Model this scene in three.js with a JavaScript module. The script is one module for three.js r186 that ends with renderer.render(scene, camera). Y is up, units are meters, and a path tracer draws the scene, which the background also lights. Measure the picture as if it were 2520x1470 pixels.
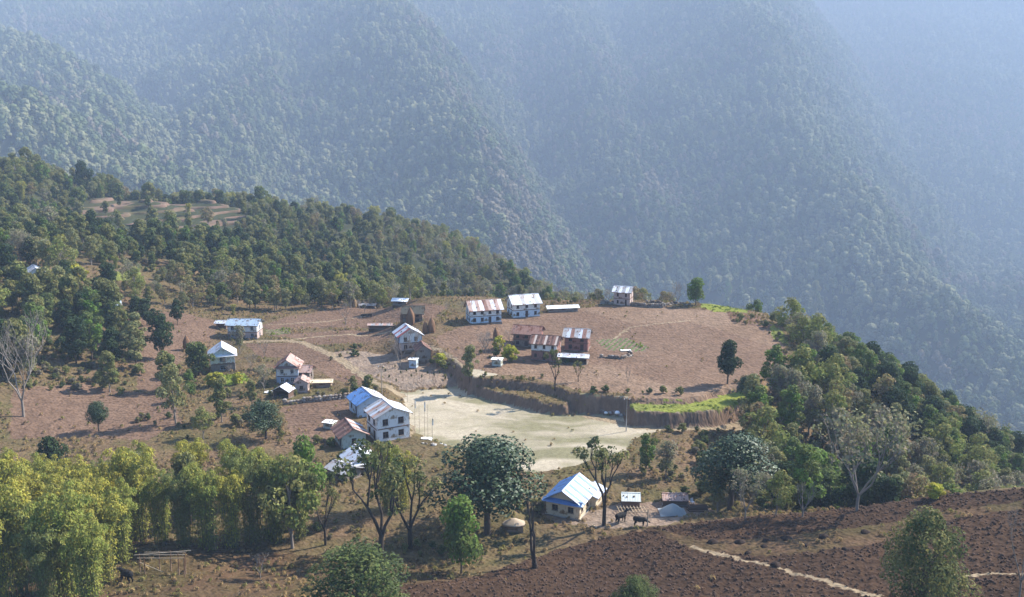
import * as THREE from 'three';
import { Sky } from 'three/addons/objects/Sky.js';
import { mergeGeometries, mergeVertices } from 'three/addons/utils/BufferGeometryUtils.js';

// ---------------------------------------------------------------- camera, sky, sun, exposure, haze
const scene = new THREE.Scene();
const EYE = 60;                                           // metres above the sports ground
const FOCAL = 2262;                                       // in pixels of a 2520 x 1470 print of the photograph
const camera = new THREE.PerspectiveCamera(2 * Math.atan(735 / FOCAL) * 180 / Math.PI, 1024 / 597, 1, 6000);
camera.position.set(0, EYE, 0);
camera.far = 9000;
camera.rotation.set(-12 * Math.PI / 180, 0, 0);
camera.updateMatrixWorld();
const renderer = new THREE.WebGLRenderer({ antialias: true });
renderer.setSize(1024, 597);
renderer.toneMapping = THREE.LinearToneMapping;
renderer.toneMappingExposure = 2.75;
renderer.shadowMap.enabled = true;
const SUN = new THREE.Vector3(0.70, 0.66, -0.33).normalize();
const sky = new Sky();
sky.scale.setScalar(5000);
sky.material.uniforms.sunPosition.value.copy(SUN);
sky.material.uniforms.turbidity.value = 3;
sky.material.uniforms.rayleigh.value = 1.6;
sky.material.uniforms.mieCoefficient.value = 0.004;
sky.userData.kind = 'structure';
sky.name = 'sky';
scene.add(sky);
scene.environmentIntensity = 0.12;
const sun = new THREE.DirectionalLight(new THREE.Color(1.0, 0.93, 0.82), 5);
sun.position.copy(SUN).multiplyScalar(900).add(new THREE.Vector3(0, 0, -200));
sun.target.position.set(0, 0, -200);
sun.castShadow = true;
sun.shadow.mapSize.set(4096, 4096);
Object.assign(sun.shadow.camera, { left: -300, right: 300, top: 300, bottom: -300, near: 100, far: 2500 });
scene.add(sun, sun.target);
scene.fog = new THREE.FogExp2(new THREE.Color(0.60, 0.75, 1.0), 0.00025);

// ---------------------------------------------------------------- small helpers
function rng(seed) {
  let a = seed >>> 0;
  return () => { a = (a + 0x6D2B79F5) | 0; let t = Math.imul(a ^ (a >>> 15), 1 | a); t = (t + Math.imul(t ^ (t >>> 7), 61 | t)) ^ t; return ((t ^ (t >>> 14)) >>> 0) / 4294967296; };
}
const clamp = (x, a, b) => Math.min(b, Math.max(a, x));
const lerp = (a, b, t) => a + (b - a) * t;
const step = (a, b, x) => { const t = clamp((x - a) / (b - a), 0, 1); return t * t * (3 - 2 * t); };
function hash2(i, j) { let h = Math.imul(i, 374761393) + Math.imul(j, 668265263) | 0; h = Math.imul(h ^ (h >>> 13), 1274126177); return ((h ^ (h >>> 16)) >>> 0) / 4294967296; }
function noise(x, y) {
  const i = Math.floor(x), j = Math.floor(y), u = x - i, v = y - j, s = u * u * (3 - 2 * u), t = v * v * (3 - 2 * v);
  return lerp(lerp(hash2(i, j), hash2(i + 1, j), s), lerp(hash2(i, j + 1), hash2(i + 1, j + 1), s), t) * 2 - 1;
}
function fbm(x, y, n = 4) { let a = 0.5, s = 0; for (let k = 0; k < n; k++) { s += a * noise(x, y); x = x * 2.03 + 17.1; y = y * 2.03 - 9.7; a *= 0.5; } return s; }
const taken = new Map();
function numbered(n) { const k = taken.get(n) ?? 0; taken.set(n, k + 1); return k ? `${n}_${String(k).padStart(3, '0')}` : n; }
function tag(o, label, category, group, kind) {
  if (label) o.userData.label = label;
  if (category) o.userData.category = category;
  if (group) o.userData.group = group;
  if (kind) o.userData.kind = kind;
  return o;
}
function shadows(o) { o.traverse((m) => { if (m.isMesh) { m.castShadow = true; m.receiveShadow = true; } }); return o; }
function thing(name, label, category, group) { const g = new THREE.Group(); g.name = numbered(name); tag(g, label, category, group); scene.add(g); return g; }
function part(parent, name, geo, mat) { const m = new THREE.Mesh(geo, mat); m.name = name; m.castShadow = m.receiveShadow = true; parent.add(m); return m; }
const lin = (r, g, b) => new THREE.Color().setRGB(r, g, b);
const mat = (r, g, b, rough = 0.9, extra = {}) => new THREE.MeshPhysicalMaterial({ color: lin(r, g, b), roughness: rough, specularIntensity: rough > 0.7 ? 0.25 : 0.8, ...extra });
// a pixel of the photograph as a direction, and as a point on a level y
const _e = new THREE.Euler(-12 * Math.PI / 180, 0, 0);
const ray = (px, py) => new THREE.Vector3((px - 1260) / FOCAL, -(py - 735) / FOCAL, -1).applyEuler(_e);
const level = (px, py, y = 0) => { const d = ray(px, py), t = (y - EYE) / d.y; return [d.x * t, d.z * t]; };
const polyAt = (list, y = 0) => list.map(([a, b]) => level(a, b, y));
const beyond = (px, py, depth, lift = 0) => { const d = ray(px, py), t = -depth / d.z; return [d.x * t, EYE + d.y * t + lift, -depth]; };
function sdPoly(poly, x, z) {                              // positive inside
  let d = 1e18, s = false;
  for (let i = 0, j = poly.length - 1; i < poly.length; j = i++) {
    const [xi, zi] = poly[i], [xj, zj] = poly[j], ex = xj - xi, ez = zj - zi, wx = x - xi, wz = z - zi;
    const t = clamp((wx * ex + wz * ez) / (ex * ex + ez * ez), 0, 1), bx = wx - ex * t, bz = wz - ez * t;
    d = Math.min(d, bx * bx + bz * bz);
    if ((zi > z) !== (zj > z) && x < (xj - xi) * (z - zi) / (zj - zi) + xi) s = !s;
  }
  return (s ? 1 : -1) * Math.sqrt(d);
}

// ---------------------------------------------------------------- the shape of the land
const PLATEAU = [[260, -20], [190, -104], [140, -108], [95, -113], [66, -117], [48, -121], [36, -127], [29, -140], [32, -160], [46, -172], [60, -186], [67, -205], [69, -225], [67, -242], [56, -253], [36, -258], [8, -258], [-22, -257], [-45, -262], [-75, -264], [-120, -266], [-200, -280], [-360, -280], [-360, -20]];
const UPPER = [...polyAt([[1062, 834], [1105, 868], [1140, 900], [1170, 918], [1260, 926], [1345, 938], [1430, 962], [1560, 972], [1690, 972], [1745, 962], [1800, 946], [1880, 930], [1937, 912]], 4.5), [68, -205], [70, -225], [68, -242], [57, -253], [36, -258], [8, -258], [-22, -257]];
const LEDGE = polyAt([[1178, 944], [1262, 944], [1340, 955], [1402, 975], [1400, 1000], [1330, 990], [1250, 970], [1180, 955]], 2);
const LAWN = polyAt([[1545, 996], [1560, 975], [1720, 972], [1800, 955], [1900, 930], [1900, 945], [1835, 990], [1750, 1011], [1640, 1017], [1556, 1012]], 2.8);
const SPORT = polyAt([[985, 968], [1100, 955], [1180, 950], [1300, 985], [1400, 1010], [1540, 1020], [1700, 1030], [1800, 1030], [1850, 1060], [1720, 1075], [1700, 1200], [1800, 1270], [1300, 1290], [1260, 1180], [1120, 1105], [1010, 1062], [1000, 1000]]);
const R = (list) => list.map(([a, b, d, lift]) => beyond(a, b, d, lift ?? -15));
const RIDGES = [
  { p: R([[-900, 240, 430, -14], [-300, 330, 430, -14], [0, 405, 440, -14], [200, 440, 450, -8], [350, 462, 450, -3], [600, 492, 450, -6], [820, 505, 450, -10], [1000, 575, 430, -12], [1250, 668, 385, -12], [1450, 740, 340, -12]]), s: 0.30, w: 7 },
  { p: R([[-1200, -200, 1433, -46], [-300, 60, 1357, -46], [0, 170, 1301, -46], [300, 335, 1206, -46], [480, 410, 1150, -46], [660, 480, 1093, -46]]), s: 0.5, w: 9 },
  { p: R([[860, -160, 2975], [1000, 40, 2244], [1060, 180, 1955], [1140, 320, 1683], [1190, 460, 1462], [1196, 630, 1241]]), s: 0.7, right: 1.15, w: 18 },
  { p: R([[1800, -140, 3060], [1860, 60, 2414], [1990, 340, 1853], [2150, 560, 1530], [2340, 735, 1292], [2560, 930, 1122], [2800, 1120, 986]]), s: 0.62, right: 1.05, w: 18 },
  { p: R([[2500, -260, 4678], [2560, 40, 3699], [2660, 330, 2829], [2800, 600, 2176], [2960, 800, 1871]]), s: 0.66, w: 21 },
  { p: R([[650, -180, 3315], [690, -10, 2652], [640, 130, 2210], [560, 260, 1836], [470, 370, 1564]]), s: 0.66, w: 18 },
  { p: R([[-500, -200, 2890], [-100, 30, 2210], [80, 120, 1904], [200, 250, 1632]]), s: 0.6, w: 18 },
  { p: R([[1330, -160, 3585], [1400, 20, 2907], [1480, 160, 2481], [1540, 330, 2054], [1580, 470, 1783]]), s: 0.7, w: 18 },
];
function ridgeHeight(r, x, z) {
  let best = -1e9;
  const p = r.p;
  for (let i = 0; i + 1 < p.length; i++) {
    const [ax, ay, az] = p[i], [bx, by, bz] = p[i + 1], ex = bx - ax, ez = bz - az;
    let t = ((x - ax) * ex + (z - az) * ez) / (ex * ex + ez * ez);
    t = i === 0 ? Math.min(1, Math.max(-0.6, t)) : clamp(t, 0, 1);
    const d = Math.hypot(x - ax - ex * t, z - az - ez * t);
    best = Math.max(best, lerp(ay, by, t) - (r === RIDGES[0] ? r.s + 0.5 * step(-40, 70, x) : r.right && x > ax + ex * t ? r.right : r.s) * (Math.sqrt(d * d + r.w * r.w * 4) - r.w * 2));
  }
  return best;
}
const smax = (a, b, k) => { const h = clamp(0.5 + 0.5 * (a - b) / k, 0, 1); return lerp(b, a, h) + k * h * (1 - h); };
function furrows(x, z) {                                   // mounds set out in rows over the near field
  const u = x * 0.86 + z * 0.5 + fbm(x * 0.05, z * 0.05, 2) * 5, v = -x * 0.5 + z * 0.86 + fbm(x * 0.05 + 9, z * 0.05, 2) * 4;
  const a = Math.cos(u * 2 * Math.PI / 1.45), b = Math.cos((v + 0.5 * Math.round(u / 1.45)) * 2 * Math.PI / 1.7);
  return (a * 0.55 + b * 0.5 + 0.5 * noise(x * 1.7, z * 1.7)) * 0.17;
}
function villageHeight(x, z) {
  const flat = 1.2 * (1 - step(-3.2, 0.4, sdPoly(SPORT, x, z)));
  let h = flat + fbm(x * 0.06, z * 0.06, 3) * 0.5 * step(0, 1, flat);
  const back = step(-188, -222, z) * step(4, -10, x), w = lerp(1.3, 20, back);
  h = Math.max(h, (3.7 + 1.2 * step(-195, -245, z)) * step(-w, 0.4, sdPoly(UPPER, x, z) + fbm(x * 0.22, z * 0.22, 3) * 1.5) + flat * back);
  h = Math.max(h, 2.0 * step(-0.8, 0.3, sdPoly(LEDGE, x, z) + fbm(x * 0.35, z * 0.35, 3) * 1.1), 2.8 * step(-0.9, 0.3, sdPoly(LAWN, x, z) + fbm(x * 0.4, z * 0.4, 2) * 0.4));
  h += 17 * step(-72, -165, x + 0.12 * (z + 180)) + 6 * step(-60, -120, x) * step(-150, -110, z);          // the knoll on the village's west side
  const near = step(-126, -114, z + 0.05 * x);
  h += near * (Math.max(0, x - 16) * 0.125 + Math.max(0, x - 45) * 0.03) + 0.14 * Math.max(0, z + 122) * near;
  h -= 1.8 * step(-34, -18, -Math.abs(x + 12)) * step(-125, -114, z) * step(-96, -108, z);                  // a hollow below the lopped trees
  const out = -sdPoly(PLATEAU, x, z);
  if (out > -3) { const o = Math.max(0, out + 3 - 1.5); h -= (o * o / (o + 6)) * lerp(0.1, 0.62, step(-62, 0, x)); }
  return h;
}
function heightAt(x, z) {
  const far = Math.hypot(x, z) > 235 || x > 60;
  const near = z > -560 ? villageHeight(x, z) : -1e4;
  if (!far) return near;
  let m = -310 + 0.43 * Math.max(0, Math.hypot(x * 0.55, z) - 1500 - 150 * step(-60, 60, x) - 650 * step(350, 1000, x));
  for (const r of RIDGES) {
    r.box ??= [0, 2].map((k) => [Math.min(...r.p.map((q) => q[k])), Math.max(...r.p.map((q) => q[k]))]).concat([Math.max(...r.p.map((q) => q[1]))]);
    const [bx, bz, top] = r.box, reach = Math.hypot(Math.max(0, bx[0] - x, x - bx[1]), Math.max(0, bz[0] - z, z - bz[1]));
    if (r !== RIDGES[1] && reach > 700 && top - r.s * (reach - 60) < m - 40) continue;
    m = smax(m, ridgeHeight(r, x, z), 20);
  }
  const k = step(240, 420, Math.hypot(x, z));
  const far2 = step(700, 1200, Math.hypot(x, z));
  m += (fbm(x * lerp(0.011, 0.006, far2), z * lerp(0.011, 0.006, far2), 4) * lerp(13, 44, far2) + fbm(x * 0.04 + 5, z * 0.04, 3) * 7) * k;
  return smax(near, m, 5);
}
const TERRACES = [{ a: [195, 440], b: [600, 592] }, { a: [830, 500], b: [970, 575] }];
function at(px, py) {                                      // where a pixel's line of sight meets the land
  const d = ray(px, py);
  let t0 = 60, t = 60;
  for (; t < 3000; t *= 1.012) { if (EYE + d.y * t < heightAt(d.x * t, d.z * t)) break; t0 = t; }
  for (let k = 0; k < 14; k++) { const m = (t0 + t) / 2; if (EYE + d.y * m < heightAt(d.x * m, d.z * m)) t = m; else t0 = m; }
  const x = d.x * t, z = d.z * t;
  return new THREE.Vector3(x, heightAt(x, z), z);
}
const onLand = (x, z) => new THREE.Vector3(x, heightAt(x, z), z);

// ---------------------------------------------------------------- what covers the ground: a map of regions, 0.14 m a cell
const MAPX = -150, MAPZ = -300, MAPW = 280, MAPH = 240, RES = 2048;
const region = new Uint8Array(RES * RES);
function fillRegion(poly, id) {
  const q = poly.map(([x, z]) => [(x - MAPX) / MAPW * RES, (z - MAPZ) / MAPH * RES]);
  const lo = Math.max(0, Math.floor(Math.min(...q.map((p) => p[1])))), hi = Math.min(RES - 1, Math.ceil(Math.max(...q.map((p) => p[1]))));
  for (let j = lo; j <= hi; j++) {
    const cut = [], y = j + 0.5;
    for (let i = 0, k = q.length - 1; i < q.length; k = i++) if ((q[i][1] > y) !== (q[k][1] > y)) cut.push(q[i][0] + (y - q[i][1]) / (q[k][1] - q[i][1]) * (q[k][0] - q[i][0]));
    cut.sort((a, b) => a - b);
    for (let c = 0; c + 1 < cut.length; c += 2) for (let i = Math.max(0, Math.round(cut[c])); i < Math.min(RES, Math.round(cut[c + 1])); i++) region[j * RES + i] = id;
  }
}
function strokeRegion(pts, width, id) {
  for (let i = 0; i + 1 < pts.length; i++) {
    const [ax, az] = pts[i], [bx, bz] = pts[i + 1], l = Math.hypot(bx - ax, bz - az) || 1, nx = -(bz - az) / l * width / 2, nz = (bx - ax) / l * width / 2;
    fillRegion([[ax + nx, az + nz], [bx + nx, bz + nz], [bx - nx, bz - nz], [ax - nx, az - nz]], id);
    fillRegion(Array.from({ length: 10 }, (_, k) => [bx + Math.cos(k * 0.628) * width / 2, bz + Math.sin(k * 0.628) * width / 2]), id);
  }
}
const onMap = (list) => list.map(([a, b]) => { const p = at(a, b); return [p.x, p.z]; });
const SCRUB = 0, FIELD = 1, FIELD_PALE = 2, FIELD_DARK = 3, SPORTS = 4, ROAD = 5, GRASS = 6, NEAR = 7, FIELD_WEST = 8, CROP = 9, YARD = 10, MUSTARD = 11, STUBBLE = 12, DRY = 13, SLOPE = 14;
fillRegion(onMap([[30, 955], [200, 945], [330, 965], [420, 975], [450, 1040], [360, 1085], [200, 1075], [20, 1080]]), FIELD_WEST);
fillRegion(onMap([[250, 770], [330, 765], [450, 770], [545, 792], [520, 838], [450, 850], [440, 890], [380, 965], [335, 960], [340, 880], [300, 830]]), FIELD_WEST);
fillRegion(onMap([[640, 800], [720, 778], [900, 757], [1060, 748], [1100, 755], [1060, 790], [940, 800], [820, 806], [660, 813]]), FIELD_WEST);
fillRegion(onMap([[660, 826], [860, 812], [960, 806], [960, 830], [860, 845], [780, 850], [730, 834]]), FIELD_WEST);
fillRegion(onMap([[600, 846], [740, 843], [800, 868], [912, 935], [880, 950], [820, 935], [770, 900], [690, 880], [640, 880]]), FIELD_WEST);
fillRegion(onMap([[690, 1003], [860, 975], [880, 1000], [850, 1060], [790, 1092], [725, 1094]]), FIELD_WEST);
fillRegion(onMap([[800, 870], [870, 862], [1000, 870], [1120, 905], [1140, 942], [1090, 950], [985, 962], [920, 930]]), YARD);
fillRegion(onMap([[1062, 832], [1105, 868], [1140, 900], [1170, 918], [1260, 925], [1345, 938], [1430, 962], [1560, 971], [1690, 971], [1745, 961], [1800, 945], [1880, 929], [1935, 911], [1942, 870], [1900, 800], [1780, 765], [1620, 757], [1500, 752], [1420, 759], [1240, 784], [1140, 804]]), FIELD);
fillRegion(onMap([[1170, 917], [1240, 895], [1400, 900], [1520, 897], [1600, 925], [1690, 970], [1560, 971], [1430, 962], [1345, 938], [1260, 925]]), FIELD_PALE);
fillRegion(onMap([[1530, 893], [1610, 905], [1745, 955], [1735, 963], [1690, 968], [1600, 935], [1500, 900]]), FIELD_DARK);
fillRegion(onMap([[1600, 800], [1690, 792], [1820, 835], [1938, 880], [1935, 911], [1840, 900], [1720, 850]]), FIELD_DARK);
fillRegion(onMap([[1420, 760], [1500, 754], [1620, 758], [1780, 767], [1900, 802], [1940, 868], [1760, 808], [1690, 790], [1560, 798]]), FIELD_PALE);
fillRegion(onMap([[1462, 838], [1540, 832], [1600, 855], [1585, 866], [1500, 862]]), CROP);
fillRegion(onMap([[652, 812], [712, 808], [716, 822], [660, 826]]), CROP);
fillRegion(SPORT.slice(0, 8).concat(polyAt([[1660, 1052], [1560, 1080], [1540, 1110], [1400, 1150], [1310, 1165], [1120, 1105], [1010, 1062], [1000, 1000]])), SPORTS);
fillRegion(LEDGE, STUBBLE);
fillRegion(LAWN, GRASS);
for (let j = 0; j < RES; j++) for (let i = 0; i < RES; i++) if (region[j * RES + i] === GRASS && sdPoly(UPPER, MAPX + (i + 0.5) * MAPW / RES, MAPZ + (j + 0.5) * MAPH / RES) > -0.3) region[j * RES + i] = FIELD_PALE;
fillRegion(onMap([[255, 672], [345, 668], [352, 688], [262, 692]]), GRASS);
fillRegion(onMap([[345, 668], [430, 670], [430, 690], [352, 688]]), STUBBLE);
fillRegion(onMap([[505, 925], [600, 920], [612, 940], [520, 955]]), MUSTARD);
fillRegion(onMap([[1735, 742], [1800, 752], [1840, 770], [1760, 768], [1725, 758]]), GRASS);
fillRegion(onMap([[1890, 790], [1925, 815], [1945, 850], [1905, 835]]), GRASS);
fillRegion(onMap([[1790, 768], [1860, 775], [1900, 800], [1895, 812], [1800, 790]]), DRY);
fillRegion([[-140, -60], [-140, -108], [-80, -112], [-45, -116], [-12, -112], [0, -100], [0, -60]], SLOPE);
fillRegion([[130, -60], [130, -108], [95, -112], [66, -116], [48, -120], [20, -119], [6, -116], [-4, -106], [-12, -100], [-20, -95], [-20, -60]], NEAR);
fillRegion(onMap([[1120, 1320], [1290, 1315], [1300, 1350], [1200, 1385], [1060, 1390], [1040, 1350]]), STUBBLE);
fillRegion(onMap([[1600, 1300], [1720, 1330], [1860, 1325], [2100, 1300], [2300, 1262], [2520, 1232], [2520, 1250], [2320, 1285], [2130, 1345], [1900, 1370], [1700, 1352]]), SLOPE);
fillRegion(onMap([[1330, 1258], [1420, 1266], [1520, 1240], [1700, 1232], [1760, 1258], [1640, 1292], [1560, 1300], [1480, 1300], [1380, 1290]]), YARD);
strokeRegion(onMap([[592, 843], [640, 840], [700, 838], [745, 843], [800, 866], [850, 893], [920, 943], [990, 975]]), 2.2, ROAD);
strokeRegion(onMap([[700, 838], [780, 829], [860, 823], [960, 817]]), 0.9, ROAD);
strokeRegion(onMap([[655, 800], [800, 792], [900, 778]]), 0.6, ROAD);
strokeRegion(onMap([[1042, 846], [1080, 862], [1118, 884], [1142, 920]]), 1.0, ROAD);
strokeRegion(onMap([[1440, 1022], [1560, 1048], [1660, 1055], [1760, 1050], [1840, 1040], [1900, 1020]]), 2.4, ROAD);
strokeRegion(onMap([[2030, 948], [2055, 925], [2080, 905]]), 2.6, ROAD);
strokeRegion(onMap([[1515, 834], [1548, 806], [1620, 797], [1700, 789]]), 0.6, ROAD);
strokeRegion(onMap([[1700, 1345], [1850, 1383], [1950, 1410], [2050, 1436], [2160, 1470]]), 0.75, ROAD);
strokeRegion(onMap([[2350, 1420], [2440, 1415], [2540, 1411]]), 0.6, ROAD);
strokeRegion(onMap([[1010, 1075], [1018, 1050], [1000, 1040]]), 0.8, ROAD);

const ALBEDO = {                                           // base colours, two for each cover, mixed in patches
  [SCRUB]: [[0.20, 0.13, 0.075], [0.13, 0.105, 0.045]], [FIELD]: [[0.245, 0.158, 0.105], [0.20, 0.125, 0.082]], [FIELD_PALE]: [[0.29, 0.195, 0.13], [0.24, 0.155, 0.10]],
  [FIELD_DARK]: [[0.245, 0.158, 0.105], [0.20, 0.125, 0.082]], [SPORTS]: [[0.53, 0.45, 0.325], [0.265, 0.238, 0.135]], [ROAD]: [[0.40, 0.31, 0.20], [0.32, 0.24, 0.15]], [GRASS]: [[0.26, 0.285, 0.05], [0.19, 0.205, 0.055]],
  [NEAR]: [[0.088, 0.050, 0.029], [0.060, 0.035, 0.021]], [FIELD_WEST]: [[0.225, 0.142, 0.094], [0.18, 0.112, 0.074]], [CROP]: [[0.13, 0.17, 0.06], [0.24, 0.165, 0.12]], [YARD]: [[0.33, 0.25, 0.185], [0.27, 0.19, 0.135]],
  [MUSTARD]: [[0.30, 0.36, 0.03], [0.20, 0.25, 0.04]], [STUBBLE]: [[0.20, 0.135, 0.08], [0.155, 0.12, 0.05]], [DRY]: [[0.20, 0.11, 0.075], [0.25, 0.165, 0.115]], [SLOPE]: [[0.145, 0.085, 0.05], [0.10, 0.075, 0.032]],
};
const BANK = [0.245, 0.16, 0.108];
const NAMES = { [SCRUB]: 'village_ground', [FIELD]: 'ploughed_field', [FIELD_PALE]: 'ploughed_field', [FIELD_DARK]: 'ploughed_field', [SPORTS]: 'sports_ground', [ROAD]: 'dirt_road', [GRASS]: 'grass_terrace', [NEAR]: 'ploughed_field', [FIELD_WEST]: 'ploughed_field', [CROP]: 'vegetable_patch', [YARD]: 'yard_ground', [MUSTARD]: 'green_crop_field', [STUBBLE]: 'stubble_ground', [DRY]: 'dry_scrub_ground', [SLOPE]: 'grassy_slope' };
const LABELS = { [SCRUB]: 'dry brown scrubby ground between the houses and fields', [FIELD]: 'broad brown ploughed field on the raised terrace', [FIELD_PALE]: 'paler strip of ploughed soil on the raised terrace', [FIELD_DARK]: 'darker strip of ploughed soil on the raised terrace', [SPORTS]: 'worn pale sandy sports ground with faded grass', [ROAD]: 'pale dirt road and footpaths through the village', [GRASS]: 'bright green grass on the terrace ledge', [NEAR]: 'dark brown ploughed field with rows of mounds', [FIELD_WEST]: 'brown ploughed fields beside the village road', [CROP]: 'small patch of green vegetables in bare soil', [YARD]: 'bare trodden yard beside the village road', [MUSTARD]: 'bright yellow green crop below the white roofed house', [STUBBLE]: 'dry grassy stubble ground', [DRY]: 'reddish dry scrub at the field corner', [SLOPE]: 'dry brown grassy slope below the bamboo grove' };
const idAt = (x, z) => { const i = Math.floor((x - MAPX) / MAPW * RES), j = Math.floor((z - MAPZ) / MAPH * RES); return i < 0 || j < 0 || i >= RES || j >= RES ? -1 : region[j * RES + i]; };
const color8 = new Uint8Array(RES * RES * 4), relief = new Uint8Array(RES * RES * 4);
const toByte = (v, c = v * 0.70) => Math.round(255 * (c <= 0.0031308 ? c * 12.92 : 1.055 * Math.pow(c, 1 / 2.4) - 0.055));
{
  // steepness on a coarse lattice, for the bare earth of the terrace banks
  const n = 512, hs = new Float32Array((n + 1) * (n + 1));
  for (let j = 0; j <= n; j++) for (let i = 0; i <= n; i++) hs[j * (n + 1) + i] = heightAt(MAPX + i * MAPW / n, MAPZ + j * MAPH / n);
  for (let j = 0; j < RES; j++) for (let i = 0; i < RES; i++) {
    const x = MAPX + (i + 0.5) * MAPW / RES, z = MAPZ + (j + 0.5) * MAPH / RES, o = (j * RES + i) * 4;
    const wx = x + noise(x * 0.9, z * 0.9) * 0.45 + noise(x * 3, z * 3) * 0.2, wz = z + noise(x * 0.9 + 40, z * 0.9) * 0.45 + noise(x * 3 + 7, z * 3) * 0.2;
    const id = Math.max(0, idAt(wx, wz)), [a, b] = ALBEDO[id];
    const lumpy = noise(x * 0.8 + 50, z * 0.8), coarse = fbm(x * 0.09, z * 0.09, 3), mid = fbm(x * 0.45 + 3, z * 0.45, 3), fine = noise(x * 2.6, z * 2.6), grit = hash2(i, j) - 0.5;
    let k = clamp(0.5 + coarse * 1.1 + mid * 0.7, 0, 1), r = 0.5 + 0.25 * fine + 0.25 * grit;
    if (id === SPORTS) { const sx = x + 0.3 * z, sweep = fbm(sx * 0.05, z * 0.22 + fbm(x * 0.04, z * 0.04) * 2, 4); k = clamp(0.52 + sweep * 1.9 + mid * 0.6 + fine * 0.16, 0, 1); r = 0.5 + 0.1 * grit; }
    let line = 0;
    if (id === FIELD || id === FIELD_PALE || id === FIELD_DARK || id === FIELD_WEST) {
      const turn = id === FIELD_WEST ? [0.2, 0.98] : id === FIELD_DARK ? [0.75, 0.66] : [0.38, 0.92];
      const u = x * turn[0] + z * turn[1] + fbm(x * 0.035, z * 0.035, 2) * 9 + noise(x * 0.4, z * 0.4) * 0.35;
      line = Math.sin(u * 2 * Math.PI / 1.5);
      const even = clamp(0.5 + fbm(x * 0.05 + 80, z * 0.05, 2) * 1.5, 0.1, 1); r = 0.45 + 0.26 * line * even + 0.26 * fine + 0.16 * lumpy + 0.2 * grit;
    }
    let c = [0, 1, 2].map((q) => lerp(a[q], b[q], k));
    if (id === CROP) { const u = Math.sin((x * 0.9 + z * 0.4) * 5.2) + noise(x * 3, z * 3); c = u > 0.1 ? a : b; }
    const gi = Math.min(n - 1, Math.floor((x - MAPX) / MAPW * n)), gj = Math.min(n - 1, Math.floor((z - MAPZ) / MAPH * n)), q = gj * (n + 1) + gi;
    const slope = Math.hypot((hs[q + 1] - hs[q]) / (MAPW / n), (hs[q + n + 1] - hs[q]) / (MAPH / n));
    const bank = id === NEAR ? 0 : step(0.55, 0.95, slope + mid * 0.3);
    const lump = noise(x * 1.1 + 31, z * 1.1), g = 1 + 0.16 * fine + 0.26 * grit + 0.14 * mid + (id === SPORTS || id === ROAD ? 0.04 : 0.17) * lump;
    for (let p = 0; p < 3; p++) color8[o + p] = toByte(lerp(c[p], BANK[p], bank) * g);
    color8[o + 3] = 255;
    relief[o] = relief[o + 1] = relief[o + 2] = Math.round(255 * clamp(r, 0, 1)); relief[o + 3] = 255;
  }
}
function dataTexture(data, w, h, srgb) {
  const t = new THREE.DataTexture(data, w, h, THREE.RGBAFormat);
  t.magFilter = THREE.LinearFilter; t.minFilter = THREE.LinearMipmapLinearFilter; t.generateMipmaps = true;
  t.wrapS = t.wrapT = THREE.RepeatWrapping;
  if (srgb) t.colorSpace = THREE.SRGBColorSpace;
  t.needsUpdate = true;
  return t;
}
const soil = new THREE.MeshPhysicalMaterial({ specularIntensity: 0.12, map: dataTexture(color8, RES, RES, true), bumpMap: dataTexture(relief, RES, RES, false), bumpScale: 0.34, roughness: 0.96 });
const undergrowth = new THREE.MeshPhysicalMaterial({ specularIntensity: 0.12, vertexColors: true, roughness: 1 });

const GREENFIELD = at(318, 684);
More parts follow.
